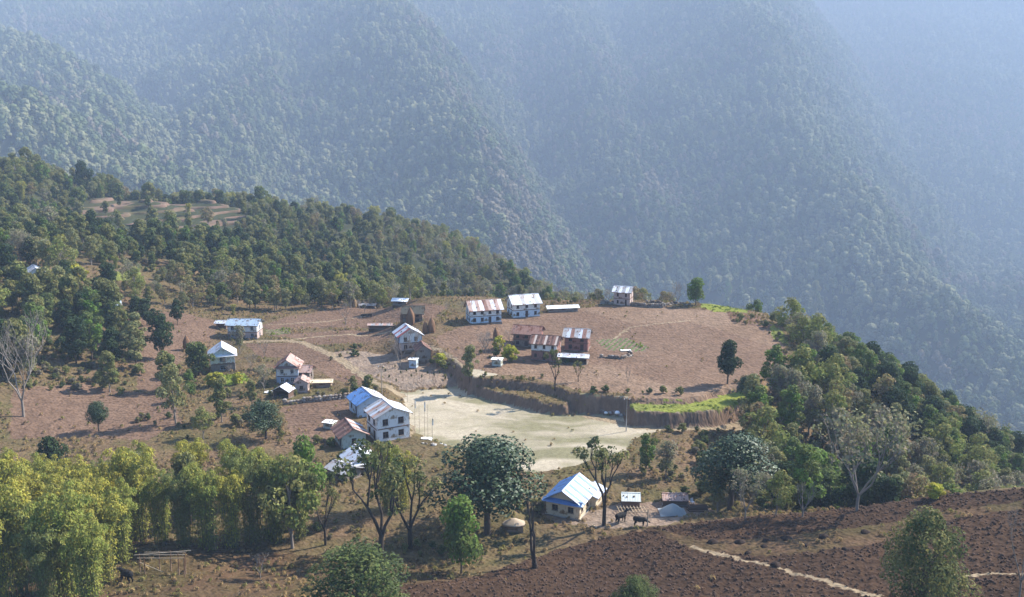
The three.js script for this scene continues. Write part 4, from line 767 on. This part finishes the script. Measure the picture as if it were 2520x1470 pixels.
house('side_shed', 'small tin shed against the long blue grey roofed house', 548, 808, rad(-3), { L: 2.6, W: 2.2, h: 1.6, pitch: 0.3, roof: [PAINT.tin], wall: PAINT.timber, windows: false, category: 'shed' });
house('terrace_house', 'dark-walled two-storey house with a pale rust roof behind the stone wall', 712, 938, rad(-86), { L: 4.8, W: 4.6, h: 3.7, split: 1.7, pitch: 0.6, roof: [PAINT.rust], roofB: [PAINT.rustPale], wall: PAINT.shadeBlue, lower: PAINT.shadeBlue, pent: [1], pentMat: PAINT.rust, frame: PAINT.white, win: [0.75, 1.0], gable: PAINT.white });  // walls painted in the blue grey of their own shade
house('terrace_wing', 'rust-roofed side wing of the dark-walled house', 748, 936, rad(-4), { L: 3.4, W: 3, h: 2.4, pitch: 0.5, roof: [PAINT.rustPale], wall: PAINT.stone });
house('pink_annex', 'narrow pink-walled annex with a gabled front behind the stone wall', 744, 962, rad(-84), { L: 3, W: 2.6, h: 2.1, pitch: 0.55, over: 0.35, end: 0.3, roof: [PAINT.rustPale], wall: PAINT.pink, win: [0.7, 0.8] });
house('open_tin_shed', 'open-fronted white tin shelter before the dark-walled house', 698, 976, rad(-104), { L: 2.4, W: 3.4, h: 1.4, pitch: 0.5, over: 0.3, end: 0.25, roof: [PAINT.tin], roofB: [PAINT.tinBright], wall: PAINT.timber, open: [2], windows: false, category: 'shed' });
house('cream_lean_to', 'low cream-roofed lean-to beside the pink annex', 793, 950, rad(4), { L: 3.8, W: 2, h: 0.9, pitch: 0.35, over: 0.2, roof: [mat(0.74, 0.60, 0.40, 0.8)], wall: PAINT.mud, windows: false, category: 'shed' });
house('gabled_house', 'house with a white gabled tin roof and a red eave at the yard', 1005, 856, rad(-70), { L: 5, W: 5.4, h: 3.5, split: 1.7, pitch: 0.55, roof: [PAINT.tin, PAINT.tin, PAINT.redTin], roofB: [PAINT.tinBright], wall: PAINT.shadeBlue, lower: PAINT.pink, gable: PAINT.white });
house('stone_hut', 'stone hut with a brown gabled roof beside the terrace path', 1040, 882, rad(-76), { L: 4, W: 3.2, h: 2.3, pitch: 0.65, over: 0.3, end: 0.3, roof: [PAINT.rust, PAINT.rustDark], wall: PAINT.stone, windows: false, gable: PAINT.stone });
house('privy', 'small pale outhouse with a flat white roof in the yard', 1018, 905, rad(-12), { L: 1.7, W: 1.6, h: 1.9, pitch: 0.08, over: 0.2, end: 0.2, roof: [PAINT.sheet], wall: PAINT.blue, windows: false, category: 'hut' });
house('far_rusty_house', 'pink-roofed house at the edge of the wood', 946, 750, rad(-6), { L: 5.6, W: 4, h: 2.6, pitch: 0.55, roof: [PAINT.rustPale, PAINT.rust], wall: PAINT.pink, lower: PAINT.stone, split: 1.0 });
house('far_white_annex', 'bright white sloping shed beside the pink-roofed house', 986, 750, rad(-6), { L: 3.8, W: 2.8, h: 1.3, pitch: 0.28, roof: [PAINT.sheet], wall: PAINT.stone, windows: false, category: 'shed' });
house('far_grey_shed', 'long low grey shed beside the pink-roofed house', 905, 758, rad(0), { L: 4.2, W: 2, h: 0.9, pitch: 0.25, roof: [PAINT.tinGrey], wall: PAINT.timber, windows: false, category: 'shed' });
house('mossy_house', 'old house with a dark mossy roof behind the haystacks', 1017, 790, rad(2), { L: 5, W: 3.8, h: 2.5, pitch: 0.6, roof: [PAINT.moss], wall: PAINT.mud, split: 1.1, lower: PAINT.stone });
house('yard_shed', 'long low pale shed beside the haystacks', 943, 808, rad(0), { L: 7, W: 2, h: 0.9, pitch: 0.25, over: 0.3, roof: [PAINT.rustPale, PAINT.tinGrey], wall: PAINT.timber, windows: false, category: 'shed' });
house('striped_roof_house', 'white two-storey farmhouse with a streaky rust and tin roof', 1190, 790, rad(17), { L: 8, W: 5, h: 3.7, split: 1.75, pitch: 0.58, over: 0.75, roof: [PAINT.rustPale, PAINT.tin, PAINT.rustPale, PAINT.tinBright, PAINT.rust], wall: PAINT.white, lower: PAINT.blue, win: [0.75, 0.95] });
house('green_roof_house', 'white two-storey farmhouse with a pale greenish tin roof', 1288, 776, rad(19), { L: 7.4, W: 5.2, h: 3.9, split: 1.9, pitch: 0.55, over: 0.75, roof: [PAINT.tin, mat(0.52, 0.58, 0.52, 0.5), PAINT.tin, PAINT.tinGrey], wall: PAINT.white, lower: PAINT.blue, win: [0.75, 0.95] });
house('white_byre', 'long low byre under white sheeting at the field edge', 1384, 766, rad(10), { L: 8, W: 2.4, h: 1.0, pitch: 0.35, over: 0.3, roof: [PAINT.sheet], wall: PAINT.stone, windows: false, category: 'shed' });
house('brown_house', 'brick house with a plain brown tin roof on the terrace', 1300, 848, rad(-14), { L: 6.2, W: 4.4, h: 3.3, split: 1.5, pitch: 0.5, over: 0.7, roof: [PAINT.rust], wall: PAINT.brick, lower: PAINT.stone });
house('brick_house', 'brick and white house with light strips in its dark roof', 1344, 882, rad(-15), { L: 5.8, W: 4.4, h: 4.0, split: 2.1, pitch: 0.5, over: 0.55, roof: [PAINT.rustDark, PAINT.rust, mat(0.55, 0.45, 0.38), PAINT.rustDark, PAINT.rust], sheet: 0.5, wall: PAINT.white, lower: PAINT.brick, gable: PAINT.brick, win: [0.6, 0.8] });
house('hipped_house', 'brick house with a grey patched tin roof on the terrace', 1421, 858, rad(-12), { L: 5.4, W: 4.6, h: 3.4, split: 1.8, pitch: 0.5, over: 0.6, roof: [PAINT.tinGrey, PAINT.tin, PAINT.rust], wall: PAINT.brick, lower: PAINT.brick });
house('white_porch', 'low open shelter of white tin beside the brick houses', 1412, 893, rad(-10), { L: 6, W: 2.6, h: 1.5, pitch: 0.28, over: 0.3, roof: [PAINT.tinBright, PAINT.tin], wall: PAINT.timber, open: [0], windows: false, category: 'shed' });
house('white_top_hut', 'little hut with a flat white top beside the yellow shrubs', 1224, 900, rad(-14), { L: 2, W: 1.8, h: 1.4, pitch: 0.08, over: 0.2, end: 0.2, roof: [PAINT.sheet], wall: PAINT.green, windows: false, category: 'hut' });
house('tower_house', 'tall narrow house with a bright tin roof on the terrace rim', 1534, 749, rad(-20), { L: 4.6, W: 4, h: 3.9, split: 1.9, pitch: 0.5, roof: [PAINT.tinBright, PAINT.tinGrey], wall: PAINT.pink, lower: PAINT.pink, win: [0.5, 0.9] });
house('knoll_house', 'white-roofed house among the trees on the knoll', 88, 694, rad(-58), { L: 6, W: 4.6, h: 2.8, pitch: 0.5, roof: [PAINT.tin], roofB: [PAINT.tinBright], wall: PAINT.white });
house('knoll_shed', 'grey tin shed at the lower edge of the knoll', 272, 752, rad(-20), { L: 4.6, W: 3, h: 1.7, pitch: 0.3, roof: [PAINT.tinGrey, PAINT.tin], wall: PAINT.blue, windows: false, category: 'shed' });
house('pale_shed', 'shed with a pale tilted sheet roof behind the bamboo rack', 1552, 1243, rad(-4), { L: 2.6, W: 2.2, h: 1.2, pitch: 0.5, over: 0.35, end: 0.15, roof: [mat(0.62, 0.64, 0.58, 0.8)], wall: PAINT.timber, windows: false, category: 'shed' });
house('rusty_lean_to', 'low lean-to with a rusty pink roof beside the tarpaulin tent', 1660, 1238, rad(-3), { L: 3.7, W: 2.4, h: 0.9, pitch: 0.4, over: 0.3, end: 0.1, roof: [PAINT.rustPale], wall: PAINT.timber, windows: false, category: 'shed' });

// ---------------------------------------------------------------- haystacks, walls, poles, animals and small things
function lathe(profile, seed, bumps = 0.06, seg = 14) {
  const g = new THREE.LatheGeometry(profile.map(([a, b]) => new THREE.Vector2(a, b)), seg), q = g.attributes.position;
  for (let i = 0; i < q.count; i++) { const a = Math.atan2(q.getZ(i), q.getX(i)), k = 1 + bumps * noise(Math.cos(a) * 3 + seed, q.getY(i) * 1.6 + Math.sin(a) * 3); q.setX(i, q.getX(i) * k); q.setZ(i, q.getZ(i) * k); }
  g.computeVertexNormals();
  return g;
}
for (const [i, [px, py, hp, label, m]] of [[994, 798, 36, 'tall brown haystack with a pointed top before the mossy house', 0], [1010, 800, 42, 'tallest haystack, leaning on the mossy house', 0], [1047, 820, 30, 'squat reddish haystack of a pair beside the gabled house', 0], [1062, 818, 36, 'pointed reddish haystack of a pair beside the gabled house', 0], [1220, 836, 30, 'cone-shaped haystack behind the brick houses', 0], [460, 862, 34, 'brown haystack on a pole near the white-roofed house', 0], [872, 757, 24, 'small dark haystack by the edge of the wood', 1]].entries()) {
  const p = at(px, py), h = metres(p, hp), g = thing('haystack', label, 'haystack', 'haystacks in the village');
  part(g, 'straw', lathe([[0, -0.3], [h * 0.19, -0.3], [h * 0.215, h * 0.12], [h * 0.225, h * 0.4], [h * 0.2, h * 0.6], [h * 0.11, h * 0.82], [h * 0.03, h * 0.96], [0, h]], i * 3.1, 0.16, 18), m ? PAINT.thatch : PAINT.strawDark);
  part(g, 'pole', between(V(0, h * 0.9, 0), V(0.05, h * 1.12, 0), 0.04, 0.025), PAINT.timber);
  g.position.copy(p);
}
function stoneWall(label, pts, h, m, t = 0.55) {             // rubble walls: every stone its own piece
  const g = thing('stone_wall', label, 'wall'), w = pts.map(([a, b]) => at(a, b)), r = rng(Math.round(pts[0][0])), o = w[0].clone();
  const stones = [0, 1, 2, 3].map((k) => { const s = new THREE.IcosahedronGeometry(0.5, 1), q = s.attributes.position; for (let i = 0; i < q.count; i++) { const f = 1 + 0.28 * noise(q.getX(i) * 3 + k * 9, q.getY(i) * 3 + q.getZ(i) * 4); q.setXYZ(i, q.getX(i) * f, q.getY(i) * f, q.getZ(i) * f); } s.computeVertexNormals(); return s; });
  let made = 0;
  for (let i = 0; i + 1 < w.length; i++) {
    const d = w[i + 1].clone().sub(w[i]), len = d.length(), yaw = Math.atan2(-d.z, d.x);
    for (let x = 0; x < len; x += 0.62) for (let y = 0; y < h; y += 0.42) {
      if (made >= 290) continue;
      const f = x / len, b = w[i].clone().lerp(w[i + 1], f), s = part(g, 'stone', stones[Math.floor(r() * 4)], m[Math.floor(r() * m.length)]);
      if (y + 0.42 > h && r() < 0.3) { g.remove(s); continue; }
      s.position.set(b.x - o.x + (r() - 0.5) * 0.12, heightAt(b.x, b.z) - o.y + y + 0.1, b.z - o.z + (r() - 0.5) * 0.12);
      s.scale.set(0.75 + 0.2 * r(), 0.5 + 0.12 * r(), t * (0.95 + 0.3 * r())); s.rotation.set((r() - 0.5) * 0.2, yaw + (r() - 0.5) * 0.2, (r() - 0.5) * 0.2); made++;
    }
  }
  g.position.copy(o);
}
const RUBBLE = [PAINT.stone, mat(0.19, 0.15, 0.12), mat(0.30, 0.26, 0.22), mat(0.24, 0.18, 0.13)];
stoneWall('dry stone wall below the dark-walled house and its annex', [[700, 996], [790, 988], [860, 980], [920, 971]], 1.0, RUBBLE);
stoneWall('ruined stone wall below the tall house on the rim', [[1545, 752], [1590, 757], [1632, 758]], 0.9, RUBBLE);
stoneWall('broken stone enclosure beyond the field on the rim', [[1592, 745], [1622, 746], [1636, 754], [1660, 748], [1700, 752]], 0.8, RUBBLE);
stoneWall('low stone wall round the vegetable patch', [[1480, 880], [1530, 884], [1556, 876], [1548, 866]], 0.7, RUBBLE);
stoneWall('short stone wall beside the tall house on the rim', [[1480, 748], [1512, 750]], 1.2, RUBBLE);
function pole(name, label, px, py, hp, rad, group, m = PAINT.post, arm = false) {
  const p = at(px, py), h = metres(p, hp), g = thing(name, label, 'pole', group);
  part(g, 'shaft', between(V(0, -0.3, 0), V(0.05, h, 0), rad, rad * 0.7, 7), m);
  if (arm) { part(g, 'crossarm', box(1.3, 0.09, 0.09, 0, h - 0.45, 0.08), PAINT.timber); for (const x of [-0.5, 0.5]) part(g, 'insulator', new THREE.CylinderGeometry(0.05, 0.06, 0.16, 8).translate(x, h - 0.32, 0.08), PAINT.chair); }
  g.position.copy(p);
  return g;
}
pole('utility_pole', 'utility pole by the road behind the white house', 940, 982, 80, 0.10, null, PAINT.post, true);
pole('utility_pole', 'grey utility pole at the corner of the sports ground', 1541, 1062, 80, 0.11, null, PAINT.concrete, true);
pole('utility_pole', 'thin pole with a white dish beside the western field', 818, 842, 48, 0.05, null, PAINT.post, false);
for (const [i, [px, py, hp]] of [[1021, 1050, 62], [1032, 1066, 70], [1045, 1075, 86], [1053, 1078, 78], [1064, 1090, 60], [1003, 990, 30]].entries()) {
  const g = pole('flag_pole', 'thin prayer flag pole beside the white house', px, py, hp, 0.035, 'prayer flag poles beside the white house');
  const p = at(px, py), h = metres(p, hp), f = new THREE.PlaneGeometry(0.2, h * 0.26, 3, 8), q = f.attributes.position;
  for (let k = 0; k < q.count; k++) q.setZ(k, 0.06 * Math.sin(q.getY(k) * 5 + q.getX(k) * 6 + i));
  f.computeVertexNormals();
  if (i % 2 === 0) part(g, 'flag', f.translate(0.14, h * 0.82, 0), PAINT.flag);
}
{                                                            // stakes and small dark plants in the yard
  const r = rng(51);
  for (let k = 0; k < 34; k++) { const p = at(965 + r() * 170, 905 + r() * 42), h = 0.9 + 0.8 * r(), g = thing('stake', 'thin wooden stake standing in the trodden yard', 'stake', 'stakes in the trodden yard'); part(g, 'shaft', between(V(0, -0.2, 0), V((r() - 0.5) * 0.15, h, 0), 0.03, 0.02, 5), PAINT.timber); g.position.copy(p); }
  for (const [px, py] of [[972, 905], [986, 920], [1000, 915], [1012, 928], [1024, 917], [1038, 930], [1052, 921], [958, 930], [975, 940], [1068, 925], [1082, 920], [1096, 934], [948, 915], [1110, 928]]) plant(KIND.shrub[2], at(px, py), 0.75, 'seedling', 'tiny dark seedling in the trodden yard', 'seedling', 'dark seedlings in the trodden yard', px, 0.7);
}
// heaps of dung set out over the near field
for (const [i, [px, py, w]] of [[1756, 1335, 0.75], [1822, 1336, 0.7], [1842, 1362, 0.5], [1885, 1331, 0.55], [1936, 1327, 0.75], [2029, 1323, 0.75], [2130, 1311, 0.65], [1882, 1346, 0.45], [1910, 1393, 0.8], [2080, 1352, 0.4], [2330, 1291, 0.5], [1985, 1344, 0.4]].entries()) {
  const g = new THREE.Mesh(lathe([[0, -0.1], [w, -0.1], [w * 0.8, w * 0.25], [w * 0.45, w * 0.5], [w * 0.15, w * 0.62], [0, w * 0.63]], i * 5.7, 0.35, 12), PAINT.dung);
  g.name = numbered('dung_heap'); tag(g, 'dark heap of dung on the near ploughed field', 'heap', 'dung heaps on the near field'); g.castShadow = g.receiveShadow = true;
  g.position.copy(at(px, py)); g.rotation.y = i; g.scale.y = 0.95; scene.add(g);
}
// buffaloes: one body each, grown from a skeleton of tapered bones
import { MarchingCubes } from 'three/addons/objects/MarchingCubes.js';
function bodyGeometry(bones, size, res = 76) {
  const mc = new MarchingCubes(res, new THREE.MeshStandardMaterial(), false, false, 60000), n = res, half = n / 2;
  mc.isolation = 0;
  const P = new THREE.Vector3(), d = new THREE.Vector3();
  for (let z = 0; z < n; z++) for (let y = 0; y < n; y++) for (let x = 0; x < n; x++) {
    P.set((x - half) / half * size, (y - half) / half * size, (z - half) / half * size);
    let s = 0;
    for (const [a, b, ra, rb] of bones) { d.subVectors(b, a); const t = clamp(P.clone().sub(a).dot(d) / d.lengthSq(), 0, 1); s += Math.exp(-22 * (P.distanceTo(a.clone().addScaledVector(d, t)) - lerp(ra, rb, t))); }
    mc.field[x + y * n + z * n * n] = Math.log(Math.max(s, 1e-30)) / 22;
  }
  mc.update();
  const g = new THREE.BufferGeometry();
  g.setAttribute('position', new THREE.Float32BufferAttribute(mc.positionArray.slice(0, mc.count * 3).map((v) => v * size), 3));
  g.setAttribute('normal', new THREE.Float32BufferAttribute(mc.normalArray.slice(0, mc.count * 3), 3));
  return g;
}
function buffaloBones(up) {                                  // nose towards +x, hooves on y = -1.0; UP: how high the head is carried
  const b = [[V(-0.62, 0.02, 0), V(0.0, -0.04, 0), 0.30, 0.36], [V(0, -0.04, 0), V(0.55, 0.04, 0), 0.36, 0.29], [V(0.6, 0.08, 0), V(0.98, 0.1 + up * 0.5, 0), 0.2, 0.15], [V(1.0, 0.12 + up * 0.55, 0), V(1.36, -0.04 + up * 0.5, 0), 0.14, 0.085], [V(-0.72, 0.14, 0), V(-0.9, -0.45, 0), 0.04, 0.025]];
  for (const s of [-1, 1]) {
    b.push([V(0.5, -0.1, s * 0.18), V(0.5, -0.52, s * 0.19), 0.13, 0.08], [V(0.5, -0.52, s * 0.19), V(0.49, -0.93, s * 0.19), 0.075, 0.06], [V(-0.58, -0.08, s * 0.17), V(-0.48, -0.45, s * 0.2), 0.18, 0.1], [V(-0.48, -0.45, s * 0.2), V(-0.66, -0.62, s * 0.2), 0.09, 0.065], [V(-0.66, -0.62, s * 0.2), V(-0.62, -0.93, s * 0.2), 0.065, 0.06], [V(1.0, 0.16 + up * 0.55, s * 0.1), V(0.96, 0.12 + up * 0.5, s * 0.28), 0.05, 0.03]);
  }
  return b;
}
function buffalo(label, px, py, yaw, up, s = 1) {
  const g = thing('buffalo', label, 'buffalo'), b = part(g, 'body', bodyGeometry(buffaloBones(up), 1.6), PAINT.hide);
  for (const q of [-1, 1]) part(g, 'horn', tube([V(1.0, 0.24 + up * 0.55, q * 0.1), V(0.9, 0.3 + up * 0.55, q * 0.34), V(0.7, 0.36 + up * 0.55, q * 0.38)], 0.045, 0.012, 6), PAINT.black);
  for (const c of g.children) c.position.y = 1.0;
  g.position.copy(at(px, py)); g.rotation.y = yaw; g.scale.setScalar(s);
}
buffalo('black buffalo with its head raised beside the bamboo rack', 1528, 1286, rad(35), 0.75, 1.12);
buffalo('black buffalo with its head lowered beside the wooden post', 1574, 1295, rad(-15), -0.5, 1.05);
buffalo('black buffalo standing under the edge of the bamboo grove', 312, 1432, rad(150), 0.2, 1.15);
buffalo('black cow standing on the field behind the road', 897, 783, rad(10), -0.2, 0.95);
buffalo('smaller black cow beside the haystack yard', 909, 782, rad(170), -0.3, 0.85);
// things in the near yard
{
  const tent = thing('tarpaulin_tent', 'grey tarpaulin spread over a ridge pole beside the log pile', 'tent'), p = at(1655, 1262), w = 4.0, d = 3.0, h = 1.5;
  const s = new THREE.PlaneGeometry(1, 1, 16, 12), q = s.attributes.position;
  for (let i = 0; i < q.count; i++) { const x = q.getX(i) * w, z = q.getY(i) * d, k = 1 - Math.min(1, Math.hypot(x / (w / 2), z / (d / 2)) * 0.98); q.setXYZ(i, x, h * Math.pow(Math.max(0, k), 0.75) + 0.05 * noise(x * 2, z * 2), z); }
  s.computeVertexNormals(); part(tent, 'sheet', s, PAINT.tarp); part(tent, 'tent_pole', between(V(0, -0.1, 0), V(0, h - 0.03, 0), 0.04), PAINT.post);
  tent.position.copy(p); tent.position.y += 0.05;
  const rack = thing('bamboo_rack', 'low bamboo drying rack beside the buffaloes', 'rack'), rp = at(1557, 1263);
  for (let k = 0; k < 9; k++) part(rack, 'slat', between(V(-2.0 + k * 0.5, 0.55, 0.9), V(-2.3 + k * 0.5, 0.72, -0.9), 0.045, 0.04), mat(0.55, 0.42, 0.26));
  for (const z of [-0.8, 0.8]) part(rack, 'rail', between(V(-2.2, 0.5, z), V(2.1, 0.5, z), 0.05), PAINT.post);
  for (const [x, z] of [[-2, -0.8], [2, -0.8], [-2, 0.8], [2, 0.8]]) part(rack, 'leg', between(V(x, -0.2, z), V(x, 0.52, z), 0.05), PAINT.post);
  rack.position.copy(rp);
  const post = thing('tether_post', 'wooden tether post beside the second buffalo', 'post'); part(post, 'shaft', between(V(0, -0.3, 0), V(0.06, 2.6, 0), 0.09, 0.07, 8), PAINT.post); post.position.copy(at(1593, 1296));
  const a = at(1420, 1279), b = at(1467, 1300), beam = new THREE.Mesh(between(V(0, 0.12, 0), b.clone().sub(a).add(V(0, 0.12, 0)), 0.15, 0.13, 9), mat(0.55, 0.42, 0.27)); beam.name = numbered('log'); beam.castShadow = beam.receiveShadow = true; tag(beam, 'pale peeled log lying on the ground before the blue-roofed house', 'log'); beam.position.copy(a); scene.add(beam);
  const r = rng(8);
  for (let k = 0; k < 9; k++) { const c = at(1712 + (k % 3) * 2, 1258 - Math.floor(k / 3) * 2), o = new THREE.Mesh(between(V(-1.3, 0, 0), V(1.3 + r() * 0.5, 0, 0.1), 0.13, 0.11, 8), k % 2 ? PAINT.wood : PAINT.timber); o.name = numbered('timber_log'); tag(o, 'dark log in the pile beside the tarpaulin tent', 'log', 'logs piled beside the tent'); o.castShadow = o.receiveShadow = true; o.position.copy(c).add(V(0, 0.12 + Math.floor(k / 3) * 0.24, (k % 3) * 0.28 - 0.3)); scene.add(o); }
  const ch = thing('plastic_chair', 'white plastic chair behind the log pile', 'chair'); part(ch, 'seat', box(0.5, 0.05, 0.48, 0, 0.44, 0), PAINT.chair); part(ch, 'backrest', box(0.5, 0.5, 0.05, 0, 0.7, -0.24), PAINT.chair); for (const [x, z] of [[-0.21, -0.2], [0.21, -0.2], [-0.21, 0.2], [0.21, 0.2]]) part(ch, 'leg', box(0.05, 0.44, 0.05, x, 0.22, z), PAINT.chair); ch.position.copy(at(1704, 1242)); ch.rotation.y = 0.4;
  const tr = thing('bean_trellis', 'rough bamboo trellis below the bamboo grove', 'trellis'), tp = at(405, 1412);
  for (const [x, z, h2] of [[-3, 0, 2.6], [-2.2, 0.6, 2.5], [-1, -1, 2.4], [0.4, -1, 2.5], [1.8, 0.2, 2.7], [2.4, -0.4, 2.6], [2.7, 0.8, 2.5]]) part(tr, 'post', between(V(x, -0.4, z), V(x + 0.1, h2, z), 0.07, 0.055), PAINT.mud);
  for (const [x0, z0, x1, z1, y] of [[-3.2, 0, 2.7, 0.2, 2.45], [-3, 0.5, 2.8, 0.8, 2.3], [-2.6, -0.8, 2.6, -0.5, 2.4], [-3.4, 0.3, 3.2, -0.6, 2.6]]) part(tr, 'rail', between(V(x0, y, z0), V(x1, y + 0.15, z1), 0.045), PAINT.post);
  part(tr, 'brace', between(V(-2.9, 1.6, 0.2), V(0.9, 0.1, 0.6), 0.04), PAINT.post);
  tr.position.copy(tp);
  const bin = thing('grain_bin', 'straw-thatched calf pen near the big round-crowned tree', 'pen'), bp = at(1265, 1302);
  part(bin, 'wall', box(2.6, 0.9, 1.8, 0, 0.3, 0), PAINT.mud); part(bin, 'thatch', lathe([[0, 1.6], [0.6, 1.45], [1.6, 0.95], [1.75, 0.72], [0, 0.74]].reverse(), 3, 0.1, 12).scale(1, 1, 0.75), mat(0.42, 0.33, 0.24)); bin.position.copy(bp);
  for (const [px, py, w2, d2, label] of [[664, 967, 2.2, 1.2, 'white sheet laid flat before the tin shelter'], [1540, 864, 2.4, 1.3, 'white sheet laid flat beside the vegetable patch'], [1050, 1082, 2.0, 1.0, 'pale sheet and rubble at the edge of the sports ground']]) {
    const g = new THREE.PlaneGeometry(w2, d2, 10, 8), e = g.attributes.position; for (let i = 0; i < e.count; i++) e.setZ(i, 0.14 + 0.1 * noise(e.getX(i) * 2 + px, e.getY(i) * 2)); g.rotateX(-Math.PI / 2); g.computeVertexNormals();
    const o = new THREE.Mesh(g, PAINT.sheet); o.name = numbered('ground_sheet'); tag(o, label, 'sheet'); o.position.copy(at(px, py)); o.position.y += 0.08; o.castShadow = o.receiveShadow = true; scene.add(o);
  }
  for (let k = 0; k < 14; k++) { const o = new THREE.Mesh(new THREE.IcosahedronGeometry(0.3 + 0.3 * r(), 1), [PAINT.concrete, PAINT.stone, PAINT.sheet][k % 3]); const e = o.geometry.attributes.position; for (let i = 0; i < e.count; i++) e.setY(i, e.getY(i) * 0.6 + 0.1 * noise(e.getX(i) * 5 + k, e.getZ(i) * 5)); o.geometry.computeVertexNormals(); o.name = numbered('boulder'); tag(o, 'loose boulder at the edge of the sports ground', 'boulder', 'boulders at the sports ground edge'); o.position.copy(k < 7 ? at(1040 + k * 9, 1080 + r() * 22) : at(1420 + k * 9, 1012 + r() * 12)); o.castShadow = o.receiveShadow = true; scene.add(o); }
}

// ---------------------------------------------------------------- terraced fields on the wooded spur: stepped strips of bare earth
for (const [i, [px, py, wide, deep, label]] of [[[395, 515, 84, 70, 'stepped brown terraces on the wooded spur']], [[900, 545, 32, 34, 'small stepped terraces further along the wooded spur']]].map((q) => q[0]).entries()) {
  const c = at(px, py), g = new THREE.PlaneGeometry(wide, deep, Math.round(wide / 0.7), Math.round(deep / 0.5)).rotateX(-Math.PI / 2), q = g.attributes.position, col = [];
  for (let k = 0; k < q.count; k++) {
    const x = q.getX(k) + c.x, z = q.getZ(k) + c.z, e = Math.max(Math.abs(q.getX(k)) / (wide / 2), Math.abs(q.getZ(k)) / (deep / 2));
    const base = heightAt(x, z) + fbm(x * 0.03, z * 0.03, 2) * 0.8, n = Math.floor(base / 2.3), f = base / 2.3 - n;
    q.setXYZ(k, x - c.x, 2.3 * (n + step(0.78, 0.98, f)) + 0.9 - 5 * step(0.86, 1.0, e + 0.2 * noise(x * 0.12, z * 0.12)) - c.y, z - c.z);
    const t = clamp(0.5 + fbm(x * 0.15, z * 0.15, 3) * 1.4, 0, 1); col.push(lerp(0.17, 0.10, t), lerp(0.11, 0.085, t), lerp(0.08, 0.042, t));
  }
  g.setAttribute('color', new THREE.Float32BufferAttribute(col, 3)); g.computeVertexNormals();
  const m = new THREE.Mesh(g, undergrowth); m.name = numbered('terraced_field'); tag(m, label, 'terraces', null, 'structure'); m.castShadow = m.receiveShadow = true; m.position.copy(c); scene.add(m);
}
// ---------------------------------------------------------------- dry grass and clods: too many to count
{
  const r = rng(4040), m = new THREE.Matrix4(), q = new THREE.Quaternion(), up = V(0, 1, 0), c = new THREE.Color();
  const blades = [];
  for (let k = 0; k < 14; k++) { const a = r() * 6.28, d = V(Math.cos(a) * 0.5, 0.9, Math.sin(a) * 0.5), p = V(Math.cos(a) * 0.1 * r(), 0.28, Math.sin(a) * 0.1 * r()); blades.push([p.addScaledVector(d, 0.12), V(Math.cos(a), 0.2, Math.sin(a)), 0.62, [1, 1, 1], -1.6, 0.07]); }
  const tuft = leafGeometry(r, blades), clod = new THREE.IcosahedronGeometry(0.16, 0), tufts = [], clods = [];
  for (let k = 0; k < 60000; k++) {
    const z = -62 - Math.pow(r(), 0.8) * 200, x = (r() - 0.5) * 1.25 * -z - 2, id = idAt(x, z), s = 0.6 + 0.9 * r();
    const bank = z < -150 && z > -215 && x > -20 && Math.abs(sdPoly(UPPER, x, z) + 0.6) < 1.1, dens = bank ? 0.3 : { [SCRUB]: 0.5, [SLOPE]: 0.42, [STUBBLE]: 0.45, [GRASS]: 0.5, [DRY]: 0.8, [YARD]: 0.06, [FIELD_WEST]: 0.03, [FIELD]: 0.008, [FIELD_PALE]: 0.015, [SPORTS]: 0.02, [MUSTARD]: 1, [CROP]: 0.7, [NEAR]: 0.008 }[id] ?? 0;
    if (r() > dens * (z > -122 && x > 0 ? 0.6 : 1) * clamp(0.6 + fbm(x * 0.12, z * 0.12, 2) * 1.6, 0.05, 1)) { if (id === NEAR && clods.length < 9000) { const h = heightAt(x, z) + furrows(x, z); clods.push([m.compose(V(x, h + 0.03, z), q.setFromAxisAngle(V(r(), r(), r()).normalize(), r() * 6), V(s, s * 0.7, s)).clone(), 0.7 + 0.6 * r()]); } continue; }
    const h = heightAt(x, z), t = r(), col = id === GRASS ? [0.17, 0.24, 0.03] : id === MUSTARD || id === CROP ? [0.24, 0.30, 0.035] : t < 0.55 ? [0.42, 0.30, 0.14] : t < 0.85 ? [0.28, 0.25, 0.08] : [0.22, 0.15, 0.08];
    tufts.push([m.compose(V(x, h - 0.03, z), q.setFromAxisAngle(up, r() * 6.28), V(s, s * (id === GRASS ? 0.35 : 0.7), s)).clone(), col]);
  }
  const o = new THREE.InstancedMesh(tuft, leafy, tufts.length); tufts.forEach(([x, k], i) => { o.setMatrixAt(i, x); o.setColorAt(i, c.setRGB(...k)); });
  o.name = 'grass'; tag(o, 'dry grass tufts over banks, slopes and field edges', 'grass', null, 'stuff'); o.castShadow = o.receiveShadow = true; scene.add(o);
  const e = new THREE.InstancedMesh(clod, mat(0.09, 0.054, 0.036), clods.length); clods.forEach(([x, k], i) => { e.setMatrixAt(i, x); e.setColorAt(i, c.setRGB(k, k, k)); });
  e.name = 'soil_clods'; tag(e, 'loose dark clods of soil over the near ploughed field', 'clods', null, 'stuff'); e.castShadow = e.receiveShadow = true; scene.add(e);
  console.log('tufts', tufts.length, 'clods', clods.length);
}
renderer.render(scene, camera);
